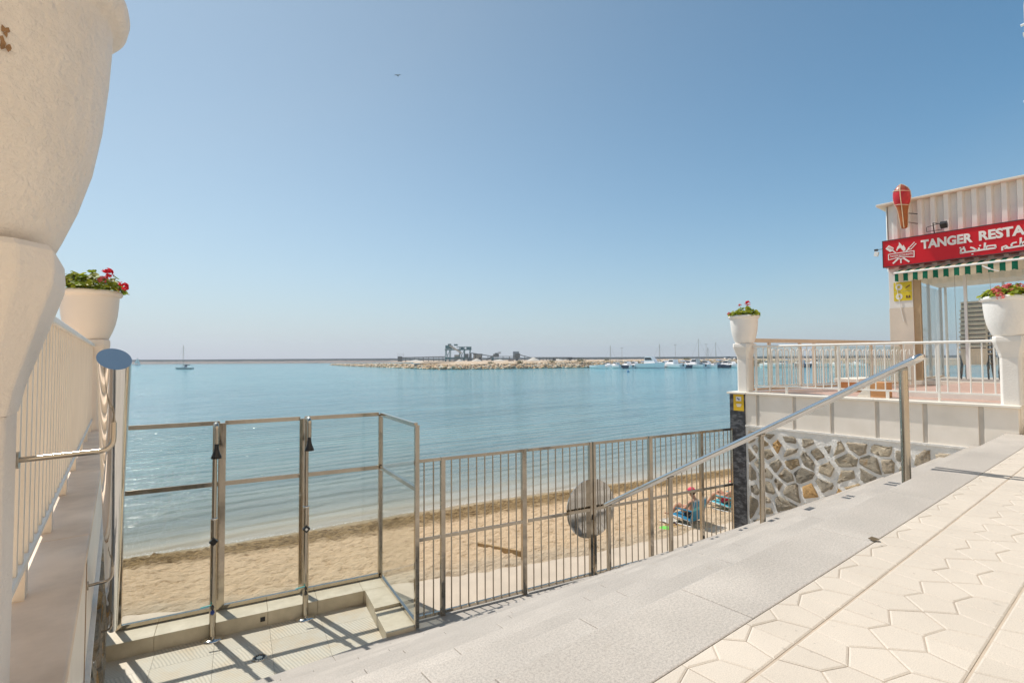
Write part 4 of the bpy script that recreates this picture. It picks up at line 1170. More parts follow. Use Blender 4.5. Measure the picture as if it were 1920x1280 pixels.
# hanging ham ------------------------------------------------------------
hm = thing('ham_figure', (14.15, 3.63, 3.93), 'netted red and brown ham shaped advertising figure hung above the signboard', 'sign figure')
n = NT('ham_paint'); sx = n.n('ShaderNodeSeparateXYZ'); tc = n.n('ShaderNodeTexCoord'); n.l(tc.outputs['Object'], sx.inputs[0])
zz = n.math('MULTIPLY_ADD', sx.outputs['Z'], 1.0, 0.0)
k = n.ramp(zz, [(.0, (.40, .10, .010)), (.50, (.40, .10, .010)), (.56, (.55, .012, .02)), (.85, (.55, .012, .02)), (.90, (.33, .07, .03)), (1.0, (.36, .09, .05))])
k = n.mix(k, n.ramp(n.noise(n.coord(), 9, 4), [(.3, (.75, .75, .75)), (.7, (1.15, 1.15, 1.15))]), 1, 'MULTIPLY')
mham = n.bsdf(k, .38, 0, None, .5)
def hamr(z): return interp([(0, .052), (.04, .062), (.40, .092), (.52, .118), (.60, .150), (.72, .168), (.84, .160), (.93, .125), (1.0, .06), (1.035, .0)], z)
def hamc(z): return V((14.15, 3.605+.045*(z-.0), 3.93+z))
g = G(); zs = [0, .01, .1, .2, .3, .4, .46, .52, .56, .6, .66, .72, .78, .84, .89, .93, .97, 1.0, 1.02, 1.034]
secs = []
for z in zs:
    r_ = max(.002, hamr(z) if z > .005 else .03); c = hamc(z); secs.append([c+V((cos(2*pi*k/20)*r_*.8, sin(2*pi*k/20)*r_, 0)) for k in range(20)])
g.loft(secs, smooth=True); g.build('ham_body', mham, hm)
g = G()
for a in (pi*1.02, pi*.45, pi*1.55, 0):
    g.tube([hamc(z)+V((cos(a)*(hamr(z)*.8+.004), sin(a)*(hamr(z)+.004), 0)) for z in zs[1:]], .008, 6)
for z in (.54, .86):
    g.tube([hamc(z)+V((cos(2*pi*k/24)*(hamr(z)*.8+.004), sin(2*pi*k/24)*(hamr(z)+.004), .03*sin(2*pi*k/24))) for k in range(25)], .008, 6)
g.build('netting_cord', simple('cream_cord', (.75, .62, .42), .8), hm)
g = G(); g.tube([hamc(.14)+V((0, -.05, 0)), (UF-.02, 3.46, 4.08)], .008, 6); g.tube([hamc(.34)+V((0, -.07, 0)), (UF-.02, 3.44, 4.30)], .010, 6); g.build('bracket', MT['dark'], hm)

# floodlights --------------------------------------------------------------
fd = thing('floodlight', (14.25, 3.0, 3.75), 'black floodlight with wire frame standing on top of the red signboard', 'lamp')
g = G(); g.obox((14.12, 2.90, 3.86), V((.03, 0, .03)), V((0, .06, 0)), V((-.045, 0, .045))); g.build('lamp_head', MT['black'], fd)
g = G(); g.tube([(14.42, 3.13, 3.75), (14.28, 3.12, 3.97), (14.14, 2.94, 3.89)], .011, 8); g.build('arm', MT['dark'], fd)
g = G(); g.tube(bent([(14.3, 3.24, 3.80), (14.3, 3.24, 3.90), (14.3, 2.98, 3.95), (14.3, 2.97, 3.80), (14.3, 3.24, 3.80)], .01, 2), .006, 6); g.build('wire_frame', MT['dark'], fd)
fd = thing('floodlight', (14.35, 4.2, 3.5), 'small pale floodlight on an arm past the end of the red signboard', 'lamp')
g = G(); g.obox((14.28, 4.20, 3.455), V((.03, 0, 0)), V((0, .038, .01)), V((0, -.013, .052))); g.build('lamp_head', MT['white'], fd)
g = G(); g.tube([(14.33, 4.075, 3.56), (14.32, 4.16, 3.565), (14.29, 4.215, 3.545)], .007, 6); g.box(14.27, 4.17, 3.53, 14.31, 4.24, 3.575); g.build('arm', MT['dark'], fd)

# menu posters and cable on the corner pillar -------------------------------
mymenu = simple('yellow_poster', (.70, .55, .02), .5, .06, 8)
msaus = simple('brown_print', (.12, .05, .02), .6)
def dsk(g, v, z, r, d, rz_=None, m=20): g.prism([V((UF-.008-d, v+cos(2*pi*k/m)*r, z+sin(2*pi*k/m)*(rz_ or r))) for k in range(m)], (-.0012, 0, 0))
for zc, lab, kind in ((2.655, 'yellow menu poster showing a fried egg plate and a sausage, above another one', 0), (2.43, 'yellow menu poster showing a fried egg plate and dark cups, below another one', 1)):
    t = thing('menu_poster', (UF-.01, 3.79, zc), lab, 'poster')
    g = G(); g.box(UF-.0095, 3.615, zc-.108, UF-.0035, 3.965, zc+.108); g.build('sheet', mymenu, t)
    g = G(); dsk(g, 3.862, zc-.005, .066, .0020, .076); g.build('printed_plate', MT['white'], t)
    g = G(); dsk(g, 3.865, zc-.002, .028, .0034, .032); g.build('printed_yolk', mymenu, t)
    g = G()
    if kind == 0: g.prism([V((UF-.010, *p)) for p in ((3.735, zc-.03), (3.725, zc-.045), (3.645, zc+.01), (3.65, zc+.03), (3.70, zc+.005))], (-.002, 0, 0))
    else:
        g.box(UF-.012, 3.645, zc-.05, UF-.010, 3.73, zc-.035)
        for y in (3.65, 3.70): g.box(UF-.012, y, zc-.034, UF-.010, y+.028, zc+.012)
    g.build('printed_picture', msaus, t)
cb = thing('cable', (UF-.02, 3.87, 2.4), 'thin white cable hanging down the restaurant pillar over the yellow posters', 'cable')
g = G(); g.tube(bent([(UF-.03, 3.93, 3.05), (UF-.03, 3.926, 2.87), (UF-.017, 3.90, 2.62), (UF-.017, 3.862, 2.36), (UF-.016, 3.83, 2.1), (UF-.016, 3.785, 1.83)], .1, 4), .0065, 6); g.build('cord', MT['white'], cb)

# stacked chairs -------------------------------------------------------------
mchair = simple('beige_chair_plastic', (.93, .83, .64), .45, .07, 6, .04, 50)
mchl = simple('dark_chair_leg_and_shade', (.05, .04, .035), .4)
def make_chair():
    t = thing('chair', (0, 0, 0), 'tmp', 'chair', 'stacked terrace chairs')
    # faces +X (into the room); its back is towards the terrace
    g = G(); g.box(-.20, -.21, .40, .24, .21, .425); g.build('seat', mchair, t, bevel=.01)
    g = G(); secs = []
    for z, x, w_ in ((.42, -.20, .20), (.52, -.222, .215), (.64, -.25, .225), (.76, -.285, .215), (.785, -.292, .20)):
        secs.append([(x-.016*cos(a*1.2)*1.0-.0, sin(a)*w_*1.12, z) for a in [(-1.1+2.2*k/8) for k in range(9)]] + [(x+.012-.016*cos(a*1.2), sin(a)*w_*1.12, z) for a in [(1.1-2.2*k/8) for k in range(9)]])
    g.loft(secs, smooth=False); g.build('backrest', mchair, t, bevel=.003)
    g = G(); g.tube([(-.312-.016*cos(a*1.2), sin(a)*.226, .786) for a in [(-1.15+2.3*k/8) for k in range(9)]], .021, 8); g.build('top_rim', mchair, t)
    g = G(); g.tube([(-.300-.016*cos(a*1.2), sin(a)*.228, .752) for a in [(-1.1+2.2*k/8) for k in range(9)]], .010, 6); g.build('shade_line', mchl, t)  # dark strip below the rim, painted shade between the stacked backs
    for s in (-1, 1):
        g = G(); g.tube(bent([(-.25, s*.235, .62), (-.08, s*.27, .635), (.18, s*.27, .625), (.20, s*.26, .42)], .06, 5), .014, 8); g.build('armrest', mchair, t)
        g = G(); g.tube([(-.20, s*.205, .41), (-.27, s*.23, 0)], [.017, .014], 8); g.build('leg', mchl, t)
        g = G(); g.tube([(.20, s*.205, .41), (.25, s*.235, 0)], [.017, .014], 8); g.build('leg', mchl, t)
    return t
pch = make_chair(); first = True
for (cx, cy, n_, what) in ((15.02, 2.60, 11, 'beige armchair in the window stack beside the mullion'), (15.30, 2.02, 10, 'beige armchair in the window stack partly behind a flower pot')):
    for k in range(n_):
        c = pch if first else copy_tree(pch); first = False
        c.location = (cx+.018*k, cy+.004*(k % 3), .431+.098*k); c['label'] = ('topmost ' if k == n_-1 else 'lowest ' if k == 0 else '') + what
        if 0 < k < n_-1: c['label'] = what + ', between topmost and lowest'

# ================================================================== APARTMENT TOWER
tw = thing('apartment_tower', (27, 0, 0), 'white apartment tower with stepped balconies, barely in view above the restaurant roof', 'building')
UT, VT = 27.5, 3.05
g = G(); g.box(UT+.9, -10, -.5, UT+14, VT-.35, 24); g.build('wall', mwall, tw)
for k in range(6):
    z = 4.45 + 3.02*k
    g = G(); g.prism([(UT, VT-.02, z), (UT, VT-.02, z+1.05), (UT+.02, VT-.08, z+1.5), (UT+.9, VT-.02, z+1.5), (UT+.9, VT-.02, z)], (0, -7, 0))
    g.prism([(UT-.05, VT+.02, z-.12), (UT+.9, VT+.02, z-.12), (UT+.9, VT+.02, z-.001), (UT-.05, VT+.02, z-.001)], (0, -7, 0)); b = g.build('balcony', mwall, tw)
    g = G(); g.tube([(UT+.2, VT-.03, z+.42), (UT+.2, VT+.10, z+.40)], .05, 8); g.build('drain_spout', MT['white'], b)
    g = G(); g.box(UT+.88, -2, z+.1, UT+.898, 1.8, z+2.2); g.build('window', MT['dark'], tw)

# unseen building added behind the viewpoint to bounce warm light into the shade
ab_ = thing('bounce_building', (4, -9, 0), 'long cream building added out of view behind the promenade to bounce warm light', 'building')
mfac = simple('bounce_building_cream', (.80, .68, .53), .8, .04, .6, .05, 20)
g = G(); g.box(-34, -19, -.01, 46, -9, 17); g.build('wall', mfac, ab_)  # walls, roof, windows and balconies all belong to the added bounce building
g = G(); g.box(-34.3, -19.3, 17.001, 46.3, -8.7, 17.3); g.build('roof', mwall, ab_)
for k in range(5):
    z = .3+3.3*k
    for i in range(12):
        x = -31+6.5*i
        g = G(); g.box(x, -8.999, z+(.0 if k else -.2), x+1.7, -8.96, z+2.25); b = g.build('window', MT['dark'], ab_)
        if k and i % 2: 
            g = G(); g.box(x-.6, -8.998, z-.15, x+2.6, -7.9, z-.02); g.box(x-.6, -8.0, z-.02, x+2.6, -7.9, z+.95); g.build('balcony', mfac, ab_)
# ================================================================== PEOPLE ON THE BEACH
msk = simple('skin', (.50, .255, .16), .55, .08, 9)
mblk = simple('black_cloth', (.02, .02, .028), .8); mredc = simple('red_cloth', (.50, .02, .045), .8, .1, 8); mpinkcap = simple('pink_cap', (.62, .04, .09), .7)
mteal = simple('blue_chair_cloth', (.015, .20, .36), .6, .12, 6); mcyan = simple('cyan_band', (.08, .42, .50), .6)
malu = simple('chair_tube', (.42, .42, .42), .45, .05, 5, metal=.6)
def skinned(name, joints, edges, mat, parent, root=0, sub=2):
    me = bpy.data.meshes.new(name); off = V(parent_loc(parent))
    me.from_pydata([tuple(V(p)-off) for p, r in joints], edges, []); o = bpy.data.objects.new(name, me); COL.objects.link(o); o.parent = parent
    me.materials.append(mat)
    sk = o.modifiers.new('skin', 'SKIN'); sk.use_smooth_shade = True
    for v, (p, r) in zip(me.skin_vertices[0].data, joints): v.radius = (r, r) if not isinstance(r, tuple) else r
    me.skin_vertices[0].data[root].use_root = True
    s = o.modifiers.new('sub', 'SUBSURF'); s.levels = sub; s.render_levels = sub
    return o
def frame(loc, ang):
    """local axes: x = the way the person faces, y = its own left, z up"""
    fx = V((cos(ang), sin(ang), 0)); fy = V((-sin(ang), cos(ang), 0)); loc = V(loc)
    return lambda x, y, z: loc + fx*x + fy*y + Z*z
def hand(P, wr, d, side, parent_edges, J, E, wi):
    """palm and five short finger chains added to the body skeleton"""
    d = V(d)
    b = len(J); J.append((wr+d*.045, (.020, .012))); E.append((wi, b))
    return b
def person(loc, ang, label, top_mat, cap_mat, s=.80, recline=0.0, chair=None, alt=0):
    P0 = frame(loc, ang); P = lambda x, y, z: P0(x*s, y*s, z*s)
    t = thing('person', loc, label, 'person')
    lean = recline
    hip = P(0, 0, .20); ch = P(-.08-lean*.25, 0, .50-lean*.06); nk = P(-.06-lean*.42, 0, .70-lean*.12); hd = P(.0-lean*.46, 0, .79-lean*.12); tp = P(.01-lean*.50, 0, .90-lean*.14)
    J = [(hip, .125*s), (P(-.05-lean*.12, 0, .34), .118*s), (ch, .125*s), (nk, .052*s)]; E = [(0, 1), (1, 2), (2, 3)]
    J += [(P(.015-lean*.45, 0, .775-lean*.12), .078*s), (P(.01-lean*.49, 0, .87-lean*.13), .088*s)]; E += [(3, 4), (4, 5)]
    for sd_ in (-1, 1):
        b = len(J)
        J += [(P(-.05-lean*.3, sd_*.17, .60-lean*.10), .055*s), (P(.06-lean*.16, sd_*.23, .40), .042*s), (P(.25, sd_*.15, .36), .030*s), (P(.31, sd_*.13, .36), .030*s)]
        E += [(2, b), (b, b+1), (b+1, b+2), (b+2, b+3)]
        for kx in range(4):
            q = len(J); J += [(P(.35, sd_*(.10+.02*kx), .362-.003*kx), .0105), (P(.385+.005*(kx in (1, 2)), sd_*(.095+.02*kx), .345), .0085)]; E += [(b+3, q), (q, q+1)]
        q = len(J); J += [(P(.315, sd_*.075, .365), .0105), (P(.345, sd_*.06, .36), .0085)]; E += [(b+3, q), (q, q+1)]
        b = len(J)
        kz, fxx, fz = ((.46, .62, .10) if sd_ > 0 else (.36, .44, .045)) if not alt else ((.40, .62, .05) if sd_ > 0 else (.44, .66, .05))
        kx_ = .36 if sd_ > 0 else .34
        J += [(P(.06, sd_*.09, .20), .088*s), (P(kx_, sd_*.12, kz), .062*s), (P((kx_+fxx)/2-.01, sd_*.12, (kz+fz)/2), .058*s), (P(fxx, sd_*.12, fz), .038*s), (P(fxx+.12, sd_*.13, fz-.005), .032*s), (P(fxx+.20, sd_*.135, fz-.015), .022*s)]
        E += [(0, b), (b, b+1), (b+1, b+2), (b+2, b+3), (b+3, b+4), (b+4, b+5)]
    skinned('body', J, E, msk, t)
    # swimwear, cap with brim, hair, face
    skinned('swimsuit', [(P(-.05-lean*.12, 0, .35), .130*s), (P(0, 0, .20), .140*s), (P(.10, .09, .21), .100*s), (P(.19, .10, .29), .090*s), (P(.10, -.09, .21), .100*s), (P(.18, -.10, .26), .090*s)] + ([(P(-.08-lean*.25, 0, .49-lean*.06), .136*s)] if top_mat else []), [(0, 1), (1, 2), (2, 3), (1, 4), (4, 5)] + ([(0, 6)] if top_mat else []), top_mat or mblk, t, 1)
    hc = P(.01-lean*.48, 0, .845-lean*.13)
    fx = (P0(1, 0, 0)-P0(0, 0, 0)); fy = (P0(0, 1, 0)-P0(0, 0, 0))
    M = Matrix((fx, fy, Z)).transposed()
    g = G(); g.ball(hc+Z*.035*s, (.108*s, .100*s, .088*s), 16, 10, M=M); g.prism([hc+fx*(.06+.10*cos(a))*s+fy*.085*sin(a)*s+Z*.025*s for a in [-1.3+2.6*k/10 for k in range(11)]], Z*.010); g.build('cap', cap_mat, t)
    g = G(); g.ball(hc-fx*.025*s-Z*.005, (.098*s, .098*s, .082*s), 14, 9, M=M); g.build('hair', simple('brown_hair', (.16, .10, .06), .8), t)
    g = G()
    for sd_ in (-1, 1): g.ball(hc+fx*.088*s+fy*sd_*.034*s-Z*.012*s, (.012*s, .014*s, .010*s), 8, 6, M=M)
    g.build('eye', MT['dark'], t)
    g = G(); g.ball(hc+fx*.102*s-Z*.035*s, (.022*s, .013*s, .024*s), 8, 6, M=M); g.build('nose', msk, t)
    g = G(); g.ball(hc+fx*.092*s-Z*.066*s, (.008*s, .024*s, .006*s), 8, 5, M=M); g.build('mouth', mredc, t)
    return t
def beach_chair(loc, ang, label, mat, band, rec=.0):
    P = frame(loc, ang); t = thing('beach_chair', loc, label, 'beach chair')
    bx, bz = -.20-rec*.35, .52-rec*.18
    g = G(); a, b = P(-.10, 0, .10), P(bx, 0, bz); d = (b-a).normalized(); y = P(0, 1, 0)-P(0, 0, 0); n_ = d.cross(y)
    g.obox((a+b)/2, d*(b-a).length/2, y*.26, n_*.006); g.build('back_cloth', mat, t)
    g = G(); g.obox(a+(b-a)*.62+n_*.0, d*.035, y*.226, n_*.0075); g.build('stripe', band, t)
    g = G(); a2, b2 = P(-.10, 0, .105), P(.36, 0, .16); d2 = (b2-a2).normalized(); n2 = d2.cross(y); g.obox((a2+b2)/2, d2*(b2-a2).length/2, y*.22, n2*.005); g.build('seat_cloth', mat, t)
    for s in (-1, 1):
        g = G(); g.tube(bent([P(bx-.01, s*.24, bz+.03), P(-.10, s*.24, .09), P(-.16, s*.24, .012), P(.30, s*.24, .012), P(.38, s*.24, .165), P(-.10, s*.24, .11)], .04, 4), .012, 8); g.build('side_frame', malu, t)
        g = G(); g.bar(P(-.16, s*.255, .33), P(.22, s*.255, .33), .035, .02); g.build('armrest', mat, t)
    g = G(); g.tube([P(bx-.01, -.24, bz+.03), P(bx-.01, .24, bz+.03)], .012, 8); g.build('cross_bar', malu, t)
    return t
ANG = atan2(.612*.8+.791*.6, -.791*.8+.612*.6)
RV = V((.791, -.612, 0)); FV = V((.612, .791, 0)); dirv = RV*-.64+FV*.77; ANG = atan2(dirv.y, dirv.x)
b1 = V((9.56, 6.17, -2.445)) + RV*-.02
person(b1 + dirv*.02+Z*.03, ANG, 'person in a pink cap in a low blue beach chair, one knee raised', None, mpinkcap, .74)
beach_chair(b1 - dirv*.03 - RV*.05, ANG, 'low beach chair with blue cloth back on the sand behind the steel fence', mteal, mcyan)
b2 = V((11.05, 6.25, -2.45))
person(b2+Z*.04, ANG, 'person in red swimwear and red cap leaning back beside the black pillar', mredc, mredc, .74, .45, alt=1)
beach_chair(b2-dirv*.05, ANG, 'low reclined beach chair with teal cloth under the person in red', mcyan, mteal, .5)
# small things on the sand
fr2 = thing('flying_disc', (8.84, 6.36, -2.45), 'bright green toy disc on the sand by the gate post', 'toy')
g = G(); g.lathe([(0, .022), (.09, .022), (.115, .014), (.122, 0), (.115, .004), (0, .014)], (8.84, 6.36, -2.449), 28); g.build('disc', simple('lime_plastic', (.16, .62, .06), .4), fr2)
sb = thing('sandals', (9.05, 6.34, -2.45), 'pair of brown sandals left on the sand beside the green disc', 'sandals')
for k in range(2):
    P = frame((9.03+.14*k, 6.36-.06*k, -2.446), ANG+.5*k)
    g = G(); g.prism([P(-.12, -.035, 0), P(-.12, .03, 0), P(0, .035, 0), P(.12, .045, 0), P(.14, 0, 0), P(.11, -.04, 0), P(0, -.03, 0)], Z*.018); s_ = g.build('sole', simple('tan_leather', (.36, .22, .07), .7), sb)
    g = G(); g.tube([P(.02, -.038, .015), P(.05, 0, .055), P(.03, .04, .015)], .010, 6); g.build('strap', simple('dark_leather', (.10, .03, .03), .6), s_)
tw2 = thing('towel', (9.22, 6.62, -2.45), 'crumpled pale towel on the sand at the feet of the sitting person', 'towel')
g = G(); vs = []; N_ = 14
for i in range(N_+1):
    for j in range(N_+1):
        x, y = -.2+.4*i/N_, -.13+.26*j/N_; vs.append((9.25+x, 6.55+y, -2.44+.03+.04*noise.noise((x*9, y*9, 2))))
g.add(vs, [(i*(N_+1)+j, (i+1)*(N_+1)+j, (i+1)*(N_+1)+j+1, i*(N_+1)+j+1) for i in range(N_) for j in range(N_)], True); g.build('cloth', simple('pale_towel', (.62, .56, .48), .9), tw2)
# board half buried in the sand
bd = thing('wooden_board', (5.5, 7.6, -2.47), 'weathered wooden board half buried in the sand outside the fence', 'board')
g = G(); g.bar((5.44, 8.15, -2.53), (5.60, 7.00, -2.395), .045, .12); g.build('plank', simple('weathered_wood', (.34, .22, .10), .8, .3, 14, .3, 40), bd, bevel=.008)
g = G(); rnd = random.Random(3)
lf = thing('dry_leaf', (5.42, 1.16, 0), 'small dry brown leaf lying on the granite edge of the pavement', 'leaf')
g.add([(3.25, 1.01, .006), (3.27, .99, .014), (3.30, 1.0, .010), (3.29, 1.03, .016), (3.26, 1.04, .008)], [(0, 1, 2, 3, 4)], True); g.build('blade', simple('dry_leaf', (.10, .07, .035), .8), lf)
# ================================================================== FAR SHORE
RH = V((.791, -.612, 0)); FH = V((.612, .791, 0))
def LD(l, d, z=SEA): p = RH*l + FH*d; return V((p.x, p.y, z))
mconc = simple('breakwater_concrete', (.30, .245, .20), .9, .1, .08, 0)
mrockfar = simple('breakwater_rock', (.24, .18, .145), .9, .25, .5, 0)
bw = thing('breakwater', LD(0, 690), 'long brown concrete breakwater along the horizon', 'breakwater')
g = G(); rnd = random.Random(2); x = -560
while x < 1500:
    g.prism([LD(x, 690, -.9), LD(x+39.8, 690, -.9), LD(x+39.8, 694, -.9), LD(x, 694, -.9)], Z*(3.75+rnd.uniform(-.05, .12))); x += 40
g.build('parapet_wall', mconc, bw)
g = G(); vs = []; N_ = 520
for i in range(N_+1):
    l = -565+2070*i/N_
    for j, (d, z) in enumerate(((676, -3.4), (680, -2.0), (684, -.9), (688, .15), (691, .3))):
        vs.append(LD(l+rnd.uniform(-1, 1), d+rnd.uniform(-1, 1), z+rnd.uniform(-.5, .5)*(0 < j < 4)))
g.add(vs, [(i*5+j, (i+1)*5+j, (i+1)*5+j+1, i*5+j+1) for i in range(N_) for j in range(4)])
g.build('rock_base', mrockfar, bw)

# the spit: plateau and rubble core
FR = [(-142, 397), (-110, 335), (-76, 280), (-48, 232), (-27, 199), (0, 206), (27.6, 219), (58.5, 231), (101, 234), (240, 240)]
CZ = [(-142, -2.25), (-76, -1.35), (-48, -1.15), (-27, -1.05), (0, -.75), (27.6, -.35), (58.5, -.05), (101, .15), (240, .2)]
mland = simple('sandy_ground', (.54, .40, .27), .95, .18, .12, 0, col2=(.46, .34, .23))
g = G(); vs = []; N_ = 150
for i in range(N_+1):
    l = -142+382*i/N_; d = interp(FR, l); cz = interp(CZ, l)
    if l < -45: prof = ((-.5, -3.5), (3.5, cz+.1), (7, cz), (13, -3.6), (14, -3.8))
    else:
        prof = ((-.5, -3.5), (4, cz-.45), (9, cz-.2), (40, max(cz-.1, -.25)), (190, .05))
    for dd_, z in prof: vs.append(LD(l, d+dd_, z+(rnd.uniform(-.12, .12) if -3 < z else 0)))
g.add(vs, [(i*5+j, (i+1)*5+j, (i+1)*5+j+1, i*5+j+1) for i in range(N_) for j in range(4)])
g.add([LD(-47, 246, -.3), LD(-44, 225, -.6), LD(0, 250, -.2), LD(240, 260, .0), LD(240, 440, .1), LD(-85, 440, .1), LD(-80, 318, -.2)], [tuple(range(7))])
tag(g.build('harbour_spit', mland), kind='structure')
def rock_mesh(i, sub=1):
    bm = bmesh.new(); bmesh.ops.create_icosphere(bm, subdivisions=sub, radius=.5)
    for v in bm.verts:
        v.co *= 1 + .38*noise.noise(v.co*2.1+V((i*7.3, 0, 0)))
        v.co.z *= .72
    me = bpy.data.meshes.new('boulder'); bm.to_mesh(me); bm.free(); return me
mrocks = [simple('tan_boulder', (.62, .45, .28), .9, .2, 1.4, 0), simple('ochre_boulder', (.56, .37, .19), .9, .2, 1.4, 0), simple('pale_boulder', (.70, .58, .43), .9, .2, 1.4, 0), simple('brown_boulder', (.33, .23, .14), .9, .2, 1.4, 0)]
protos = []
for i in range(8):
    me = rock_mesh(i, 2 if i < 2 else 1); me.materials.append(mrocks[i % 4]); protos.append(me)
rnd = random.Random(12)
cnt = 0
for i in range(300):
    l = -60+130*((i+rnd.uniform(0, .8))/300)**1.0; d = interp(FR, l); k = rnd.choice((0, 0, 1))
    o = bpy.data.objects.new('boulder', rnd.choice(protos)); COL.objects.link(o)
    s = rnd.uniform(1.0, 2.1); o.location = LD(l+rnd.uniform(-.3, .3), d+rnd.uniform(-.6, 1.6)+k*1.8, -2.95+rnd.uniform(.0, .35)+k*.75)
    o.scale = (s*rnd.uniform(.8, 1.3), s*rnd.uniform(.8, 1.2), s*rnd.uniform(.7, 1.05)); o.rotation_euler = (rnd.uniform(-.4, .4), rnd.uniform(-.4, .4), rnd.uniform(0, 6))
    tag(o, 'sunlit tan boulder at the waterline of the harbour spit', 'boulder', 'boulders along the waterline of the harbour spit')
g = G(); pv = []
for me in protos[2:6]: pv.append(([v.co.copy() for v in me.vertices], [tuple(p.vertices) for p in me.polygons]))
for i in range(2300):
    l = rnd.uniform(-142, 120); d0 = interp(FR, l); cz = interp(CZ, l)
    if l < -46: dd_ = rnd.uniform(-.5, 9.5); z = interp([(0, -3.0), (3.5, cz), (7, cz-.1), (12, -3.2)], dd_)
    else: dd_ = rnd.uniform(.5, 8.5); z = interp([(0, -2.9), (4, cz-.5), (9, cz-.15)], dd_)
    vs, fs = rnd.choice(pv); s = rnd.uniform(.7, 1.7); M = Matrix.Rotation(rnd.uniform(0, 6), 3, 'Z') @ Matrix.Diagonal((s*rnd.uniform(.8, 1.3), s, s*.8)); c = LD(l, d0+dd_, z+.1)
    g.add([c+M@v for v in vs], fs, False, mat=rnd.randrange(4))
tag(g.build('rubble', mrocks, ), kind='stuff')
bpy.data.objects['rubble']['label'] = 'rubble of smaller rocks covering the slope of the harbour spit'
# scrub
mscrub = simple('scrub_green', (.20, .18, .07), .9, .3, 2)
for i, (l, dd_, s, lab) in enumerate(((3, 8, 1.6, 'low olive bush on the spit below the feed hopper'), (17, 9, 1.5, 'low olive bush on the spit beside the small pale heap'), (31, 9, 1.9, 'wide olive bush on the spit near the mooring'), (44, 10, 1.5, 'low olive bush behind the first moored boats'), (83, 9, 1.7, 'low olive bush behind the large moored boats'), (-9, 8, 1.3, 'smallest olive bush on the spit below the loading tower'))):
    c = LD(l, interp(FR, l)+dd_, interp(CZ, l)); t = thing('bush', c, lab, 'bush'); g = G()
    for k in range(160):
        p = c+V((rnd.gauss(0, s*.5), rnd.gauss(0, s*.5), abs(rnd.gauss(0, s*.28)))); dr = V((rnd.gauss(0, 1), rnd.gauss(0, 1), rnd.gauss(.5, 1))).normalized(); x = dr.orthogonal().normalized(); y = dr.cross(x); q = .16*s
        g.add([p-x*q, p+y*q*.6, p+x*q, p-y*q*.6], [(0, 1, 2, 3)])
    g.build('foliage', mscrub, t)

# quay wall and sheds
mquay = simple('dark_quay_steel', (.075, .09, .105), .7, .15, .3)
q = thing('quay_wall', LD(-35, 262), 'low dark blue grey quay wall on the spit below the loading tower', 'quay')
g = G(); g.bar(LD(-46, 262, -1.0), LD(-17, 262, -.9), 3, 1.2); g.bar(LD(-46, 264.5, -.6), LD(-30, 264.5, -.35), 2, 1.2); g.build('sheet_piles', mquay, q)
q = thing('pontoon', LD(-80, 330), 'low dark floating pontoon in the water left of the quay wall'.replace('left of', 'beyond the tip of'), 'pontoon')
g = G(); g.bar(LD(-82, 330, -2.7), LD(-52, 330, -2.5), 4, .6); g.build('deck', mquay, q)

# gravel loading plant ---------------------------------------------------------
mtealst = simple('teal_steel', (.05, .16, .17), .6, .2, .6); mgrey = simple('grey_plant_steel', (.13, .135, .13), .7, .2, .6); mpale = simple('pale_plant_sheet', (.50, .45, .38), .7, .1, .5)
lt_ = thing('loading_tower', LD(-34, 330, 0), 'teal steel loading tower on tall legs with a pale chute', 'industrial plant')
g = G(); D0 = 330
for (l, zt_) in ((-43, 7.6), (-40.2, 7.6), (-34, 7.0), (-31.0, 7.0), (-27.4, 7)):
    for d in (D0-2, D0+3): g.bar(LD(l-.3, d, -.4), LD(l+.1, d, zt_), .3, .3)
for z in (2.1, 7.2): g.bar(LD(-43.4, D0-2, z), LD(-26.5, D0-2, z), .5, .5)
for (a, b) in ((-43, -40.2), (-34, -31)): g.bar(LD(a, D0-2, -.2), LD(b, D0-2, 7), .25, .25); g.bar(LD(b, D0-2, -.2), LD(a, D0-2, 7), .25, .25)
g.build('leg_frame', mtealst, lt_)
g = G()
g.bar(LD(-43.5, D0+.5, 7.5), LD(-26.3, D0+.5, 7.5), 5, .4)
g.bar(LD(-43.2, D0+.5, 9.0), LD(-38.8, D0+.5, 9.0), 4, 2.2); g.bar(LD(-41.5, D0, 10.5), LD(-39.6, D0, 10.5), 2, 1.2); g.bar(LD(-37.6, D0, 10.4), LD(-35.4, D0, 10.4), 2, 1.0)
for l in (-34, -32.5, -31, -29.4, -27.8, -26.6): g.bar(LD(l, D0-1, 7.6), LD(l, D0-1, 9.0), .3, .3)
g.bar(LD(-36, D0-1, 9.0), LD(-26.3, D0-1, 9.0), .5, .4); g.bar(LD(-33.5, D0, 8.2), LD(-31.5, D0, 8.2), 2, 1.2); g.bar(LD(-29.2, D0, 8.1), LD(-26.9, D0, 8.1), 2, 1.3)
g.build('platform', mtealst, lt_)
g = G(); g.bar(LD(-40.3, D0-3, 10.0), LD(-32.5, D0-3, 5.0), 1.4, 1.0); g.build('chute', mpale, lt_)
g = G(); g.bar(LD(-37.5, D0+1, 1.6), LD(-33.8, D0+1, 1.6), 3, 4.8); g.build('bin', mpale, lt_)
g = G(); g.bar(LD(-30.4, D0-2, 3.4), LD(-28.2, D0-2, 3.4), 2.4, 2.4); g.bar(LD(-28.8, D0-2, .6), LD(-26, D0-2, .6), 2.4, 2.0); g.bar(LD(-27.4, D0-2, 3.2), LD(-26.2, D0-2, 3.2), 2, 3.6); g.build('machinery', mgrey, lt_)
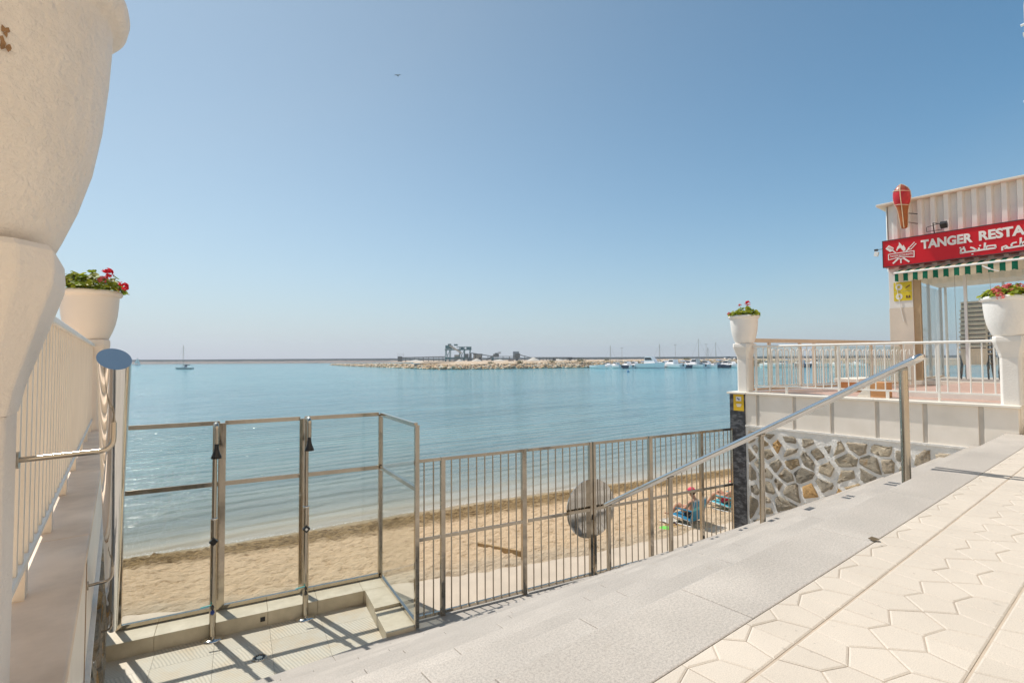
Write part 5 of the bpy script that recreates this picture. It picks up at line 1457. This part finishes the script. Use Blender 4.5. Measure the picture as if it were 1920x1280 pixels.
def conveyor(label, p, q, hw_, posts):
    t = thing('conveyor', (V(p)+V(q))/2, label, 'conveyor', 'belt conveyors of the loading plant')
    g = G(); g.bar(p, q, 1.0, hw_); g.build('truss', mgrey, t)
    for k in posts:
        a = V(p).lerp(V(q), k); g = G(); g.bar(a, (a.x, a.y, -.4), .28, .28); g.build('post', mgrey, t)
    return t
conveyor('long level belt conveyor running out to the dark hut', LD(-72, D0, 2.25), LD(-43.5, D0, 2.75), .62, [.1, .2, .3, .4, .5, .62, .74, .86, .95])
conveyor('belt conveyor sloping down from the loading tower to the transfer hopper', LD(-26.5, D0, 5.1), LD(-13.0, D0, 2.9), .55, [.2, .5, .8])
conveyor('short steep belt conveyor rising from the ground to the transfer hopper', LD(-16.8, D0-4, .5), LD(-10.6, D0-4, 3.9), .8, [.6])
conveyor('level belt conveyor between the transfer hopper and the feed hopper', LD(-9, D0, 2.75), LD(1.4, D0, 2.7), .35, [.3, .7])
conveyor('belt conveyor sloping down from the feed hopper to the long field conveyor', LD(5.0, D0, 3.7), LD(11.5, D0, 2.0), .5, [.5])
conveyor('longest belt conveyor across the open field beyond the feed hopper', LD(11.5, D0, 2.0), LD(38.5, D0, 1.9), .38, [.08, .16, .24, .32, .4, .48, .56, .64, .72, .8, .9])
conveyor('far end of the belt line sloping down to the ground', LD(38.5, D0, 1.9), LD(50, D0, .6), .4, [.2, .45])
def plant_box(name, label, parts, cat):
    t = thing(name, LD(parts[0][0], D0, 0), label, cat)
    for nm, items, m in [(p[1], p[2], p[3]) for p in parts]:
        g = G()
        for (l0, l1, z0, z1, d, w_) in items: g.bar(LD(l0, d, (z0+z1)/2), LD(l1, d, (z0+z1)/2), w_, z1-z0)
        g.build(nm, m, t)
plant_box('conveyor_hut', 'dark hut with a light railing at the outer end of the long conveyor', [(-73, 'hut_body', [(-74, -71.6, -.4, 3.2, D0, 3)], mgrey), (-73, 'roof_rail', [(-74.4, -74.2, 3.2, 5.6, D0, .2), (-70.6, -70.4, 2.4, 5.4, D0, .2), (-74.4, -70.4, 4.3, 4.5, D0, .2)], MT['paint_white'])], 'hut')
plant_box('hopper', 'transfer hopper with a teal support at the foot of the sloping conveyor', [(-11, 'hopper_box', [(-12.2, -8.6, 2.3, 4.4, D0, 3), (-11.2, -9.4, 4.4, 5.0, D0, 2)], mgrey), (-11, 'stand', [(-13.2, -12.0, -.4, 2.4, D0, 1.5), (-9.6, -8.3, -.4, 1.6, D0, 1.5)], mtealst), (-11, 'side_panel', [(-9.4, -7.2, 4.5, 5.8, D0+3, .4)], MT['paint_white'])], 'hopper')
plant_box('hopper', 'feed hopper with a tall grey wind screen behind it', [(3, 'hopper_box', [(2.0, 5.2, 1.8, 4.6, D0, 3), (1.6, 3.0, 2.2, 3.4, D0, 3)], mgrey), (3, 'wind_screen', [(.6, 4.6, 1.2, 6.0, D0+4, .4)], simple('grey_screen', (.30, .33, .35), .8)), (3, 'stand', [(2.2, 4.0, -.4, 1.8, D0, 1.5)], mgrey)], 'hopper')
plant_box('site_shed', 'pale flat roofed shed beside the loading tower', [(-22, 'wall', [(-25.5, -19.9, -.4, 4.3, D0+6, 5)], mpale), (-22, 'roof', [(-25.8, -19.6, 4.3, 4.6, D0+6, 5.4)], mgrey), (-22, 'window', [(-21.6, -20.5, 1.0, 2.4, D0+3.4, .3)], MT['dark'])], 'shed')
plant_box('site_cabin', 'small red roofed cabin between the two hoppers', [(-4, 'wall', [(-2.2, 1.0, -.6, .5, D0-40, 3)], mpale), (-4, 'roof', [(-2.4, 1.2, .5, .75, D0-40, 3.3)], simple('dull_red_roof', (.25, .10, .08), .8))], 'cabin')
plant_box('machine', 'dark digger shaped machine alone on the open field', [(25, 'cab', [(24.6, 26.6, -.3, 1.4, D0-20, 1.6)], MT['dark']), (25, 'arm', [(26.6, 28.2, .9, 1.2, D0-20, .4)], mgrey)], 'machine')
plant_box('machine', 'dark drive unit under the far end of the belt line', [(37, 'body', [(36.2, 39.0, .6, 1.8, D0-1, 2)], MT['dark']), (37, 'base', [(36.6, 38.4, -.3, .6, D0-1, 1.4)], mgrey)], 'machine')
mgrav = simple('pale_gravel', (.60, .54, .46), .95, .08, .5)
for (l, d, r_, h, lab) in ((13.5, 322, 5, 2.4, 'tall pale gravel heap below the field conveyor'), (29, 322, 5.5, 1.3, 'low wide pale gravel heap below the field conveyor'), (-22, 315, 4, 1.8, 'pale gravel heap in front of the site shed'), (-31, 300, 2.5, 1.4, 'small white gravel heap in front of the loading tower'), (-55, 290, 6, 1.2, 'wide tan gravel heap behind the dark quay wall'), (-8, 318, 5, 1.3, 'tan gravel heap in front of the transfer hopper')):
    t = thing('gravel_heap', LD(l, d, -.3), lab, 'gravel heap'); g = G()
    g.lathe([(0, h), (r_*.12, h*.93), (r_*.5, h*.52), (r_*.85, h*.12), (r_*1.1, -.3)], LD(l, d, -.3), 18, wob=.12); g.build('heap', mgrav, t)

# ---------------------------------------------------------------- boats
mhull = simple('white_hull', (.95, .90, .88), .35, .03, .5); mblue = simple('blue_canvas', (.06, .22, .42), .7); mnavy = simple('navy_hull', (.03, .05, .10), .4); mwin = simple('smoked_window', (.02, .025, .03), .15); mgreyc = simple('grey_canvas', (.16, .18, .20), .8); mcream = simple('cream_canvas', (.62, .57, .48), .8); mwood = simple('varnished_wood', (.25, .12, .05), .4)
def hull(L, W, H, P, sheer=.25, n=9):
    secs = []
    for i in range(n):
        t = i/(n-1); x = -L/2+L*t; w_ = W/2*(1-max(0, (t-.45)/.55)**2.2)*(.88+.12*min(1, t*4)); w_ = max(w_, .02); zt_ = H*(1+sheer*t*t); rk = .12*L*max(0, t-.75)
        secs.append([P(x+rk, -w_, zt_), P(x+rk*.6, -w_*.92, zt_*.45), P(x, -w_*.55, -.15), P(x, w_*.55, -.15), P(x+rk*.6, w_*.92, zt_*.45), P(x+rk, w_, zt_)])
    return secs
def motorboat(loc, ang, label, L=7, hullm=None, cabin=1, canopy=None, group='boats moored along the harbour spit', wheel=None):
    P = frame(loc, ang); t = thing('motorboat', loc, label, 'boat', group); L *= 1.18; W = L*.34; H = L*.15
    g = G(); g.loft(hull(L, W, H, P)); g.build('hull', hullm or mhull, t)
    if cabin:
        h = L*.17*cabin; g = G()
        g.loft([[P(-.16*L, -W*.33, H*.98), P(.24*L, -W*.25, H*.98), P(.24*L, W*.25, H*.98), P(-.16*L, W*.33, H*.98)], [P(-.15*L, -W*.31, H+h*.45), P(.19*L, -W*.24, H+h*.45), P(.19*L, W*.24, H+h*.45), P(-.15*L, W*.31, H+h*.45)], [P(-.14*L, -W*.29, H+h), P(.08*L, -W*.25, H+h), P(.08*L, W*.25, H+h), P(-.14*L, W*.29, H+h)]])
        c = g.build('cabin', mhull, t)
        for s in (-1, 1):
            g = G(); g.prism([P(-.13*L, s*W*.312, H+h*.5), P(.14*L, s*W*.262, H+h*.5), P(.07*L, s*W*.262, H+h*.86), P(-.13*L, s*W*.300, H+h*.86)], (P(0, s*.03, 0)-P(0, 0, 0)))
            g.build('window', mwin, c)
    if canopy:
        g = G(); z = H+L*.19
        g.loft([[P(-.40*L, -W*.36, z), P(-.10*L, -W*.36, z+.1), P(-.10*L, W*.36, z+.1), P(-.40*L, W*.36, z)], [P(-.38*L, -W*.2, z+.22), P(-.12*L, -W*.2, z+.3), P(-.12*L, W*.2, z+.3), P(-.38*L, W*.2, z+.22)]]); cv = g.build('canopy', canopy, t)
        for sx_ in (-.38, -.12):
            for s in (-1, 1): g = G(); g.bar(P(sx_*L, s*W*.34, H*.9), P(sx_*L, s*W*.34, z+.02), .06, .06); g.build('canopy_pole', MT['steel'], cv)
    g = G(); g.obox(P(-L*.53, 0, H*.75), (P(1, 0, 0)-P(0, 0, 0))*.18, (P(0, 1, 0)-P(0, 0, 0))*.16, Z*.42); g.build('outboard', MT['dark'], t)
    return t
def sailboat(loc, ang, label, L=10, mast=12, group=None, sail=False, hullm=None, cover=None, hood=True):
    P = frame(loc, ang); t = thing('sailboat', loc, label, 'sailboat', group); W = L*.28; H = L*.095
    g = G(); g.loft(hull(L, W, H, P, .2)); g.build('hull', hullm or mhull, t)
    g = G(); g.loft([[P(-.1*L, -W*.26, H), P(.26*L, -W*.17, H), P(.26*L, W*.17, H), P(-.1*L, W*.26, H)], [P(-.1*L, -W*.22, H+.45), P(.18*L, -W*.14, H+.38), P(.18*L, W*.14, H+.38), P(-.1*L, W*.22, H+.45)]]); g.build('cabin', mhull, t)
    g = G(); g.tube([P(.08*L, 0, H*.5), P(.075*L, 0, mast)], [.11, .07], 8); m = g.build('mast', MT['steel_dull'], t)
    g = G(); g.tube([P(.08*L, 0, H+1.1), P(-.36*L, 0, H+1.15)], .07, 8); g.build('boom', MT['steel_dull'], t)
    g = G(); g.bar(P(.075*L, -W*.36, mast*.6), P(.075*L, W*.36, mast*.6), .05, .05)
    for q in (P(.55*L, 0, H*1.2), P(-.48*L, 0, H)): g.tube([P(.075*L, 0, mast-.1), q], .02, 5, False)
    for s in (-1, 1): g.tube([P(.075*L, s*W*.36, mast*.6), P(.06*L, s*W*.48, H)], .02, 5, False); g.tube([P(.075*L, 0, mast-.1), P(.075*L, s*W*.36, mast*.6)], .02, 5, False)
    g.build('rigging', MT['steel_dull'], t)
    if sail:
        g = G(); g.add([P(.07*L, .02, mast-.3), P(.07*L, .02, H+1.2), P(-.36*L, .35, H+1.25), P(-.16*L, .3, mast*.55)], [(0, 1, 2, 3)], True); g.add([P(.09*L, -.02, mast*.85), P(.5*L, -.1, H*1.4), P(.06*L, -.5, H+.6)], [(0, 1, 2)], True); g.build('sail', MT['paint_white'], t)
    else:
        g = G(); g.tube([P(.06*L, 0, H+1.32), P(-.05*L, 0, H+1.42), P(-.34*L, 0, H+1.30)], [.10, .20, .12], 8); g.build('sail_cover', cover or mgreyc, t)
    if hood:
        g = G(); g.loft([[P(-.12*L, -W*.27, H+.3), P(-.02*L, -W*.24, H+.4), P(-.02*L, W*.24, H+.4), P(-.12*L, W*.27, H+.3)], [P(-.13*L, -W*.23, H+1.05), P(-.08*L, -W*.2, H+1.08), P(-.08*L, W*.2, H+1.08), P(-.13*L, W*.23, H+1.05)]]); g.build('spray_hood', mnavy, t)
    return t
az = atan2(RH.y, RH.x)
def px(x, D): return (x-960)/952*D
sailboat(LD(px(346, 245), 245, SEA), az+pi, 'dark masted sailing yacht anchored alone on the open bay', 8.2, 11.6, None, False, simple('greenish_hull', (.40, .44, .42), .4))
sailboat(LD(px(257, 480), 480, SEA), az+.9, 'tiny white sailboat under full sail near the far breakwater', 6, 7.5, None, True, None, None, False)
rows = [  # x pixel, depth, length, cabin, canopy, hull, label
 (1121, 205, 6.5, 0, None, None, 'low open white boat at the outer end of the mooring, nearest the dark rocks'),
 (1139, 206, 6.0, .6, None, None, 'small white boat with a low cabin, second from the outer end of the mooring'),
 (1155, 209, 6.5, .8, mgreyc, None, 'white boat under a grey canvas canopy near the outer end of the mooring'),
 (1166, 206, 5.0, 0, None, mnavy, 'low dark hulled boat beside the boat with the grey canopy'),
 (1176, 210, 6.5, 1, None, None, 'white cabin boat moored beside the low dark hulled boat'),
 (1189, 209, 6.0, 1.1, None, None, 'white cabin boat with smoked windows beside the boat with blue canvas'),
 (1201, 207, 5.5, .5, mblue, None, 'white boat with a bright blue canvas canopy close to the large white cruiser'),
 (1219, 202, 9.5, 1.25, None, None, 'largest white cruiser with a long dark window band'),
 (1236, 206, 6.0, 1, mcream, None, 'white boat under a cream canopy behind the large white cruiser'),
 (1247, 209, 6.5, 1.2, None, None, 'tall white cabin boat behind the large white cruiser'),
 (1261, 202, 8.5, .9, None, None, 'second large white cruiser with open aft deck'),
 (1274, 208, 6.0, .7, mblue, None, 'white boat with a faded blue canopy behind the second large cruiser'),
 (1284, 204, 5.0, 0, None, mnavy, 'small dark hulled boat between the two cruisers and the cream canopies'),
 (1292, 209, 6.5, 1.1, None, None, 'white cabin boat just past the small dark hulled boat'),
 (1303, 206, 7.5, 1.2, mgreyc, None, 'white cruiser with cabin and grey canopy in the middle of the mooring'),
 (1315, 205, 6.0, .6, None, None, 'low white boat next to the cruiser with the grey canopy'),
 (1324, 210, 6.5, 1, mcream, None, 'white cabin boat with a cream canopy near the tall mast'),
 (1333, 205, 5.5, .4, None, None, 'small white boat in front of the tall mast'),
 (1343, 207, 6.5, .5, mblue, mnavy, 'dark hulled boat under a bright blue cover near the white pedestal'),
 (1352, 204, 5.5, 0, None, mnavy, 'low dark open boat close to the white pedestal'),
 (1361, 208, 6.5, 1, None, None, 'white cabin boat half hidden by the white pedestal'),
 (1372, 205, 6.5, .8, mcream, None, 'white boat with cream canopy almost hidden by the white pedestal'),
 (1440, 206, 6.5, 1, None, None, 'white cabin boat seen through the windbreak near its first post'),
 (1468, 206, 7.0, .8, mblue, None, 'white boat with blue canopy seen through the windbreak glass'),
 (1500, 207, 7.0, 1, None, mnavy, 'dark hulled cabin boat seen through the windbreak glass'),
 (1530, 206, 7.5, 1.1, mgreyc, None, 'white cruiser with grey canopy seen through the windbreak glass'),
 (1570, 207, 6.5, .8, None, None, 'low white cabin boat seen through the windbreak near the tiled bench'),
 (1610, 206, 7.0, 1, mcream, None, 'white boat with cream canopy seen through the far end of the windbreak')]
rnd = random.Random(9)
for (x, D, L, cb_, cn, hm_, lab) in rows:
    motorboat(LD(px(x, D), D, SEA), radians(74) + rnd.choice((0, pi)) + rnd.uniform(-.3, .3), lab, L*1.15, hm_, cb_, cn)
for (x, D, L, mh, lab) in ((1142, 214, 7.5, 9.5, 'white moored yacht with the outermost mast of the mooring'), (1234, 213, 8, 10, 'white moored yacht whose mast stands behind the large cruiser'), (1313, 211, 8.5, 12, 'white moored yacht with the tallest mast of the mooring'), (1325, 214, 7, 8.5, 'white moored yacht with a shorter mast beside the tallest one'), (1345, 212, 8, 10.5, 'white moored yacht with a mast by the blue covered boat')):
    sailboat(LD(px(x, D), D, SEA), az+rnd.choice((.2, pi-.3)), lab, L, mh, 'yachts moored along the harbour spit')
# cars parked on the spit road behind the boats
def car(l, d, z, lab, col):
    P = frame(LD(l, d, z), az); t = thing('parked_car', LD(l, d, z), lab, 'car'); m = simple('car_paint', col, .3)
    g = G(); g.loft([[P(-2, -.85, .25), P(2, -.85, .25), P(2, .85, .25), P(-2, .85, .25)], [P(-2.05, -.88, .6), P(2.1, -.85, .6), P(2.1, .85, .6), P(-2.05, .88, .6)], [P(-1.95, -.84, .9), P(1.9, -.8, .82), P(1.9, .8, .82), P(-1.95, .84, .9)]]); g.build('body', m, t)
    g = G(); g.loft([[P(-1.6, -.78, .9), P(.9, -.78, .88), P(.9, .78, .88), P(-1.6, .78, .9)], [P(-1.2, -.66, 1.42), P(.25, -.66, 1.42), P(.25, .66, 1.42), P(-1.2, .66, 1.42)]]); g.build('glasshouse', mwin, t)
    for sx_ in (-1.25, 1.3):
        for s in (-1, 1): g = G(); g.tube([P(sx_, s*.68, .32), P(sx_, s*.9, .32)], .32, 12); g.build('wheel', MT['dark'], t)
car(px(1366, 245), 245, .2, 'white car parked on the spit road behind the white pedestal', (.75, .75, .74)); car(px(1384, 246), 246, .2, 'silver car parked on the spit road beside the white car', (.55, .56, .57))
# lamp posts on the spit
for (x, D, h, lab) in ((1266, 250, 7.5, 'slim lamp post on the spit behind the second large cruiser'), (1324, 262, 8, 'slim lamp post on the spit near the tallest mast'), (1166, 270, 6.5, 'slim lamp post on the spit behind the boat with the grey canopy')):
    b = LD(px(x, D), D, .1); t = thing('lamp_post', b, lab, 'lamp post'); g = G(); g.tube([b, b+Z*h], [.09, .06], 8); g.build('pole', MT['steel_dull'], t)
    g = G(); g.bar(b+Z*h-RH*.7, b+Z*h+RH*.7, .3, .12); g.build('lamp_head', mgrey, t)
# buoy
b = LD(px(1177, 150), 150, SEA); t = thing('buoy', b, 'small dark buoy floating in front of the moored boats', 'buoy'); g = G(); g.ball(b+Z*.12, (.42, .42, .34)); g.tube([b+Z*.4, b+Z*.75], .05, 6); g.build('float', mblue, t)
# gull
gp = V((25.98, 55.76, 35.17)); t = thing('seagull', gp, 'lone seagull gliding high over the bay', 'bird')
skx = RH*.78; up = Z*.78; fw = FH*.78
J = [(gp-fw*.20, .045), (gp, .075), (gp+fw*.18, .055), (gp+fw*.27, .04), (gp-fw*.32+up*.0, .02), (gp+skx*.22+up*.10, .035), (gp+skx*.52+up*.06-fw*.05, .018), (gp-skx*.22+up*.09, .035), (gp-skx*.50+up*.0-fw*.05, .018)]
skinned('body', [(tuple(p), r) for p, r in J], [(1, 0), (1, 2), (2, 3), (0, 4), (1, 5), (5, 6), (1, 7), (7, 8)], simple('gull_grey', (.30, .31, .33), .7), t, 1)
g = G()
for s in (-1, 1): g.prism([gp+skx*s*.05+up*.02+fw*.10, gp+skx*s*.24+up*.11+fw*.12, gp+skx*s*.54+up*.05-fw*.06, gp+skx*s*.24+up*.10-fw*.12, gp+skx*s*.05+up*.02-fw*.12], up*.012)
g.build('wing', simple('gull_wing', (.22, .22, .24), .7), t)

# ------------------------------------------------------------------ sea haze
if HAZE:
    n = NT('sea_haze'); pv = n.n('ShaderNodeVolumePrincipled'); pv.inputs['Color'].default_value = (.86, .92, 1, 1); pv.inputs['Density'].default_value = HAZE; pv.inputs['Anisotropy'].default_value = .3
    n.l(pv.outputs[0], n.out.inputs['Volume'])
    g = G(); g.box(-1200, -120, -7.0, 2200, 1900, 60); h_ = g.build('haze', n.mat); tag(h_, kind='stuff'); h_['label'] = 'thin sea haze over the bay'
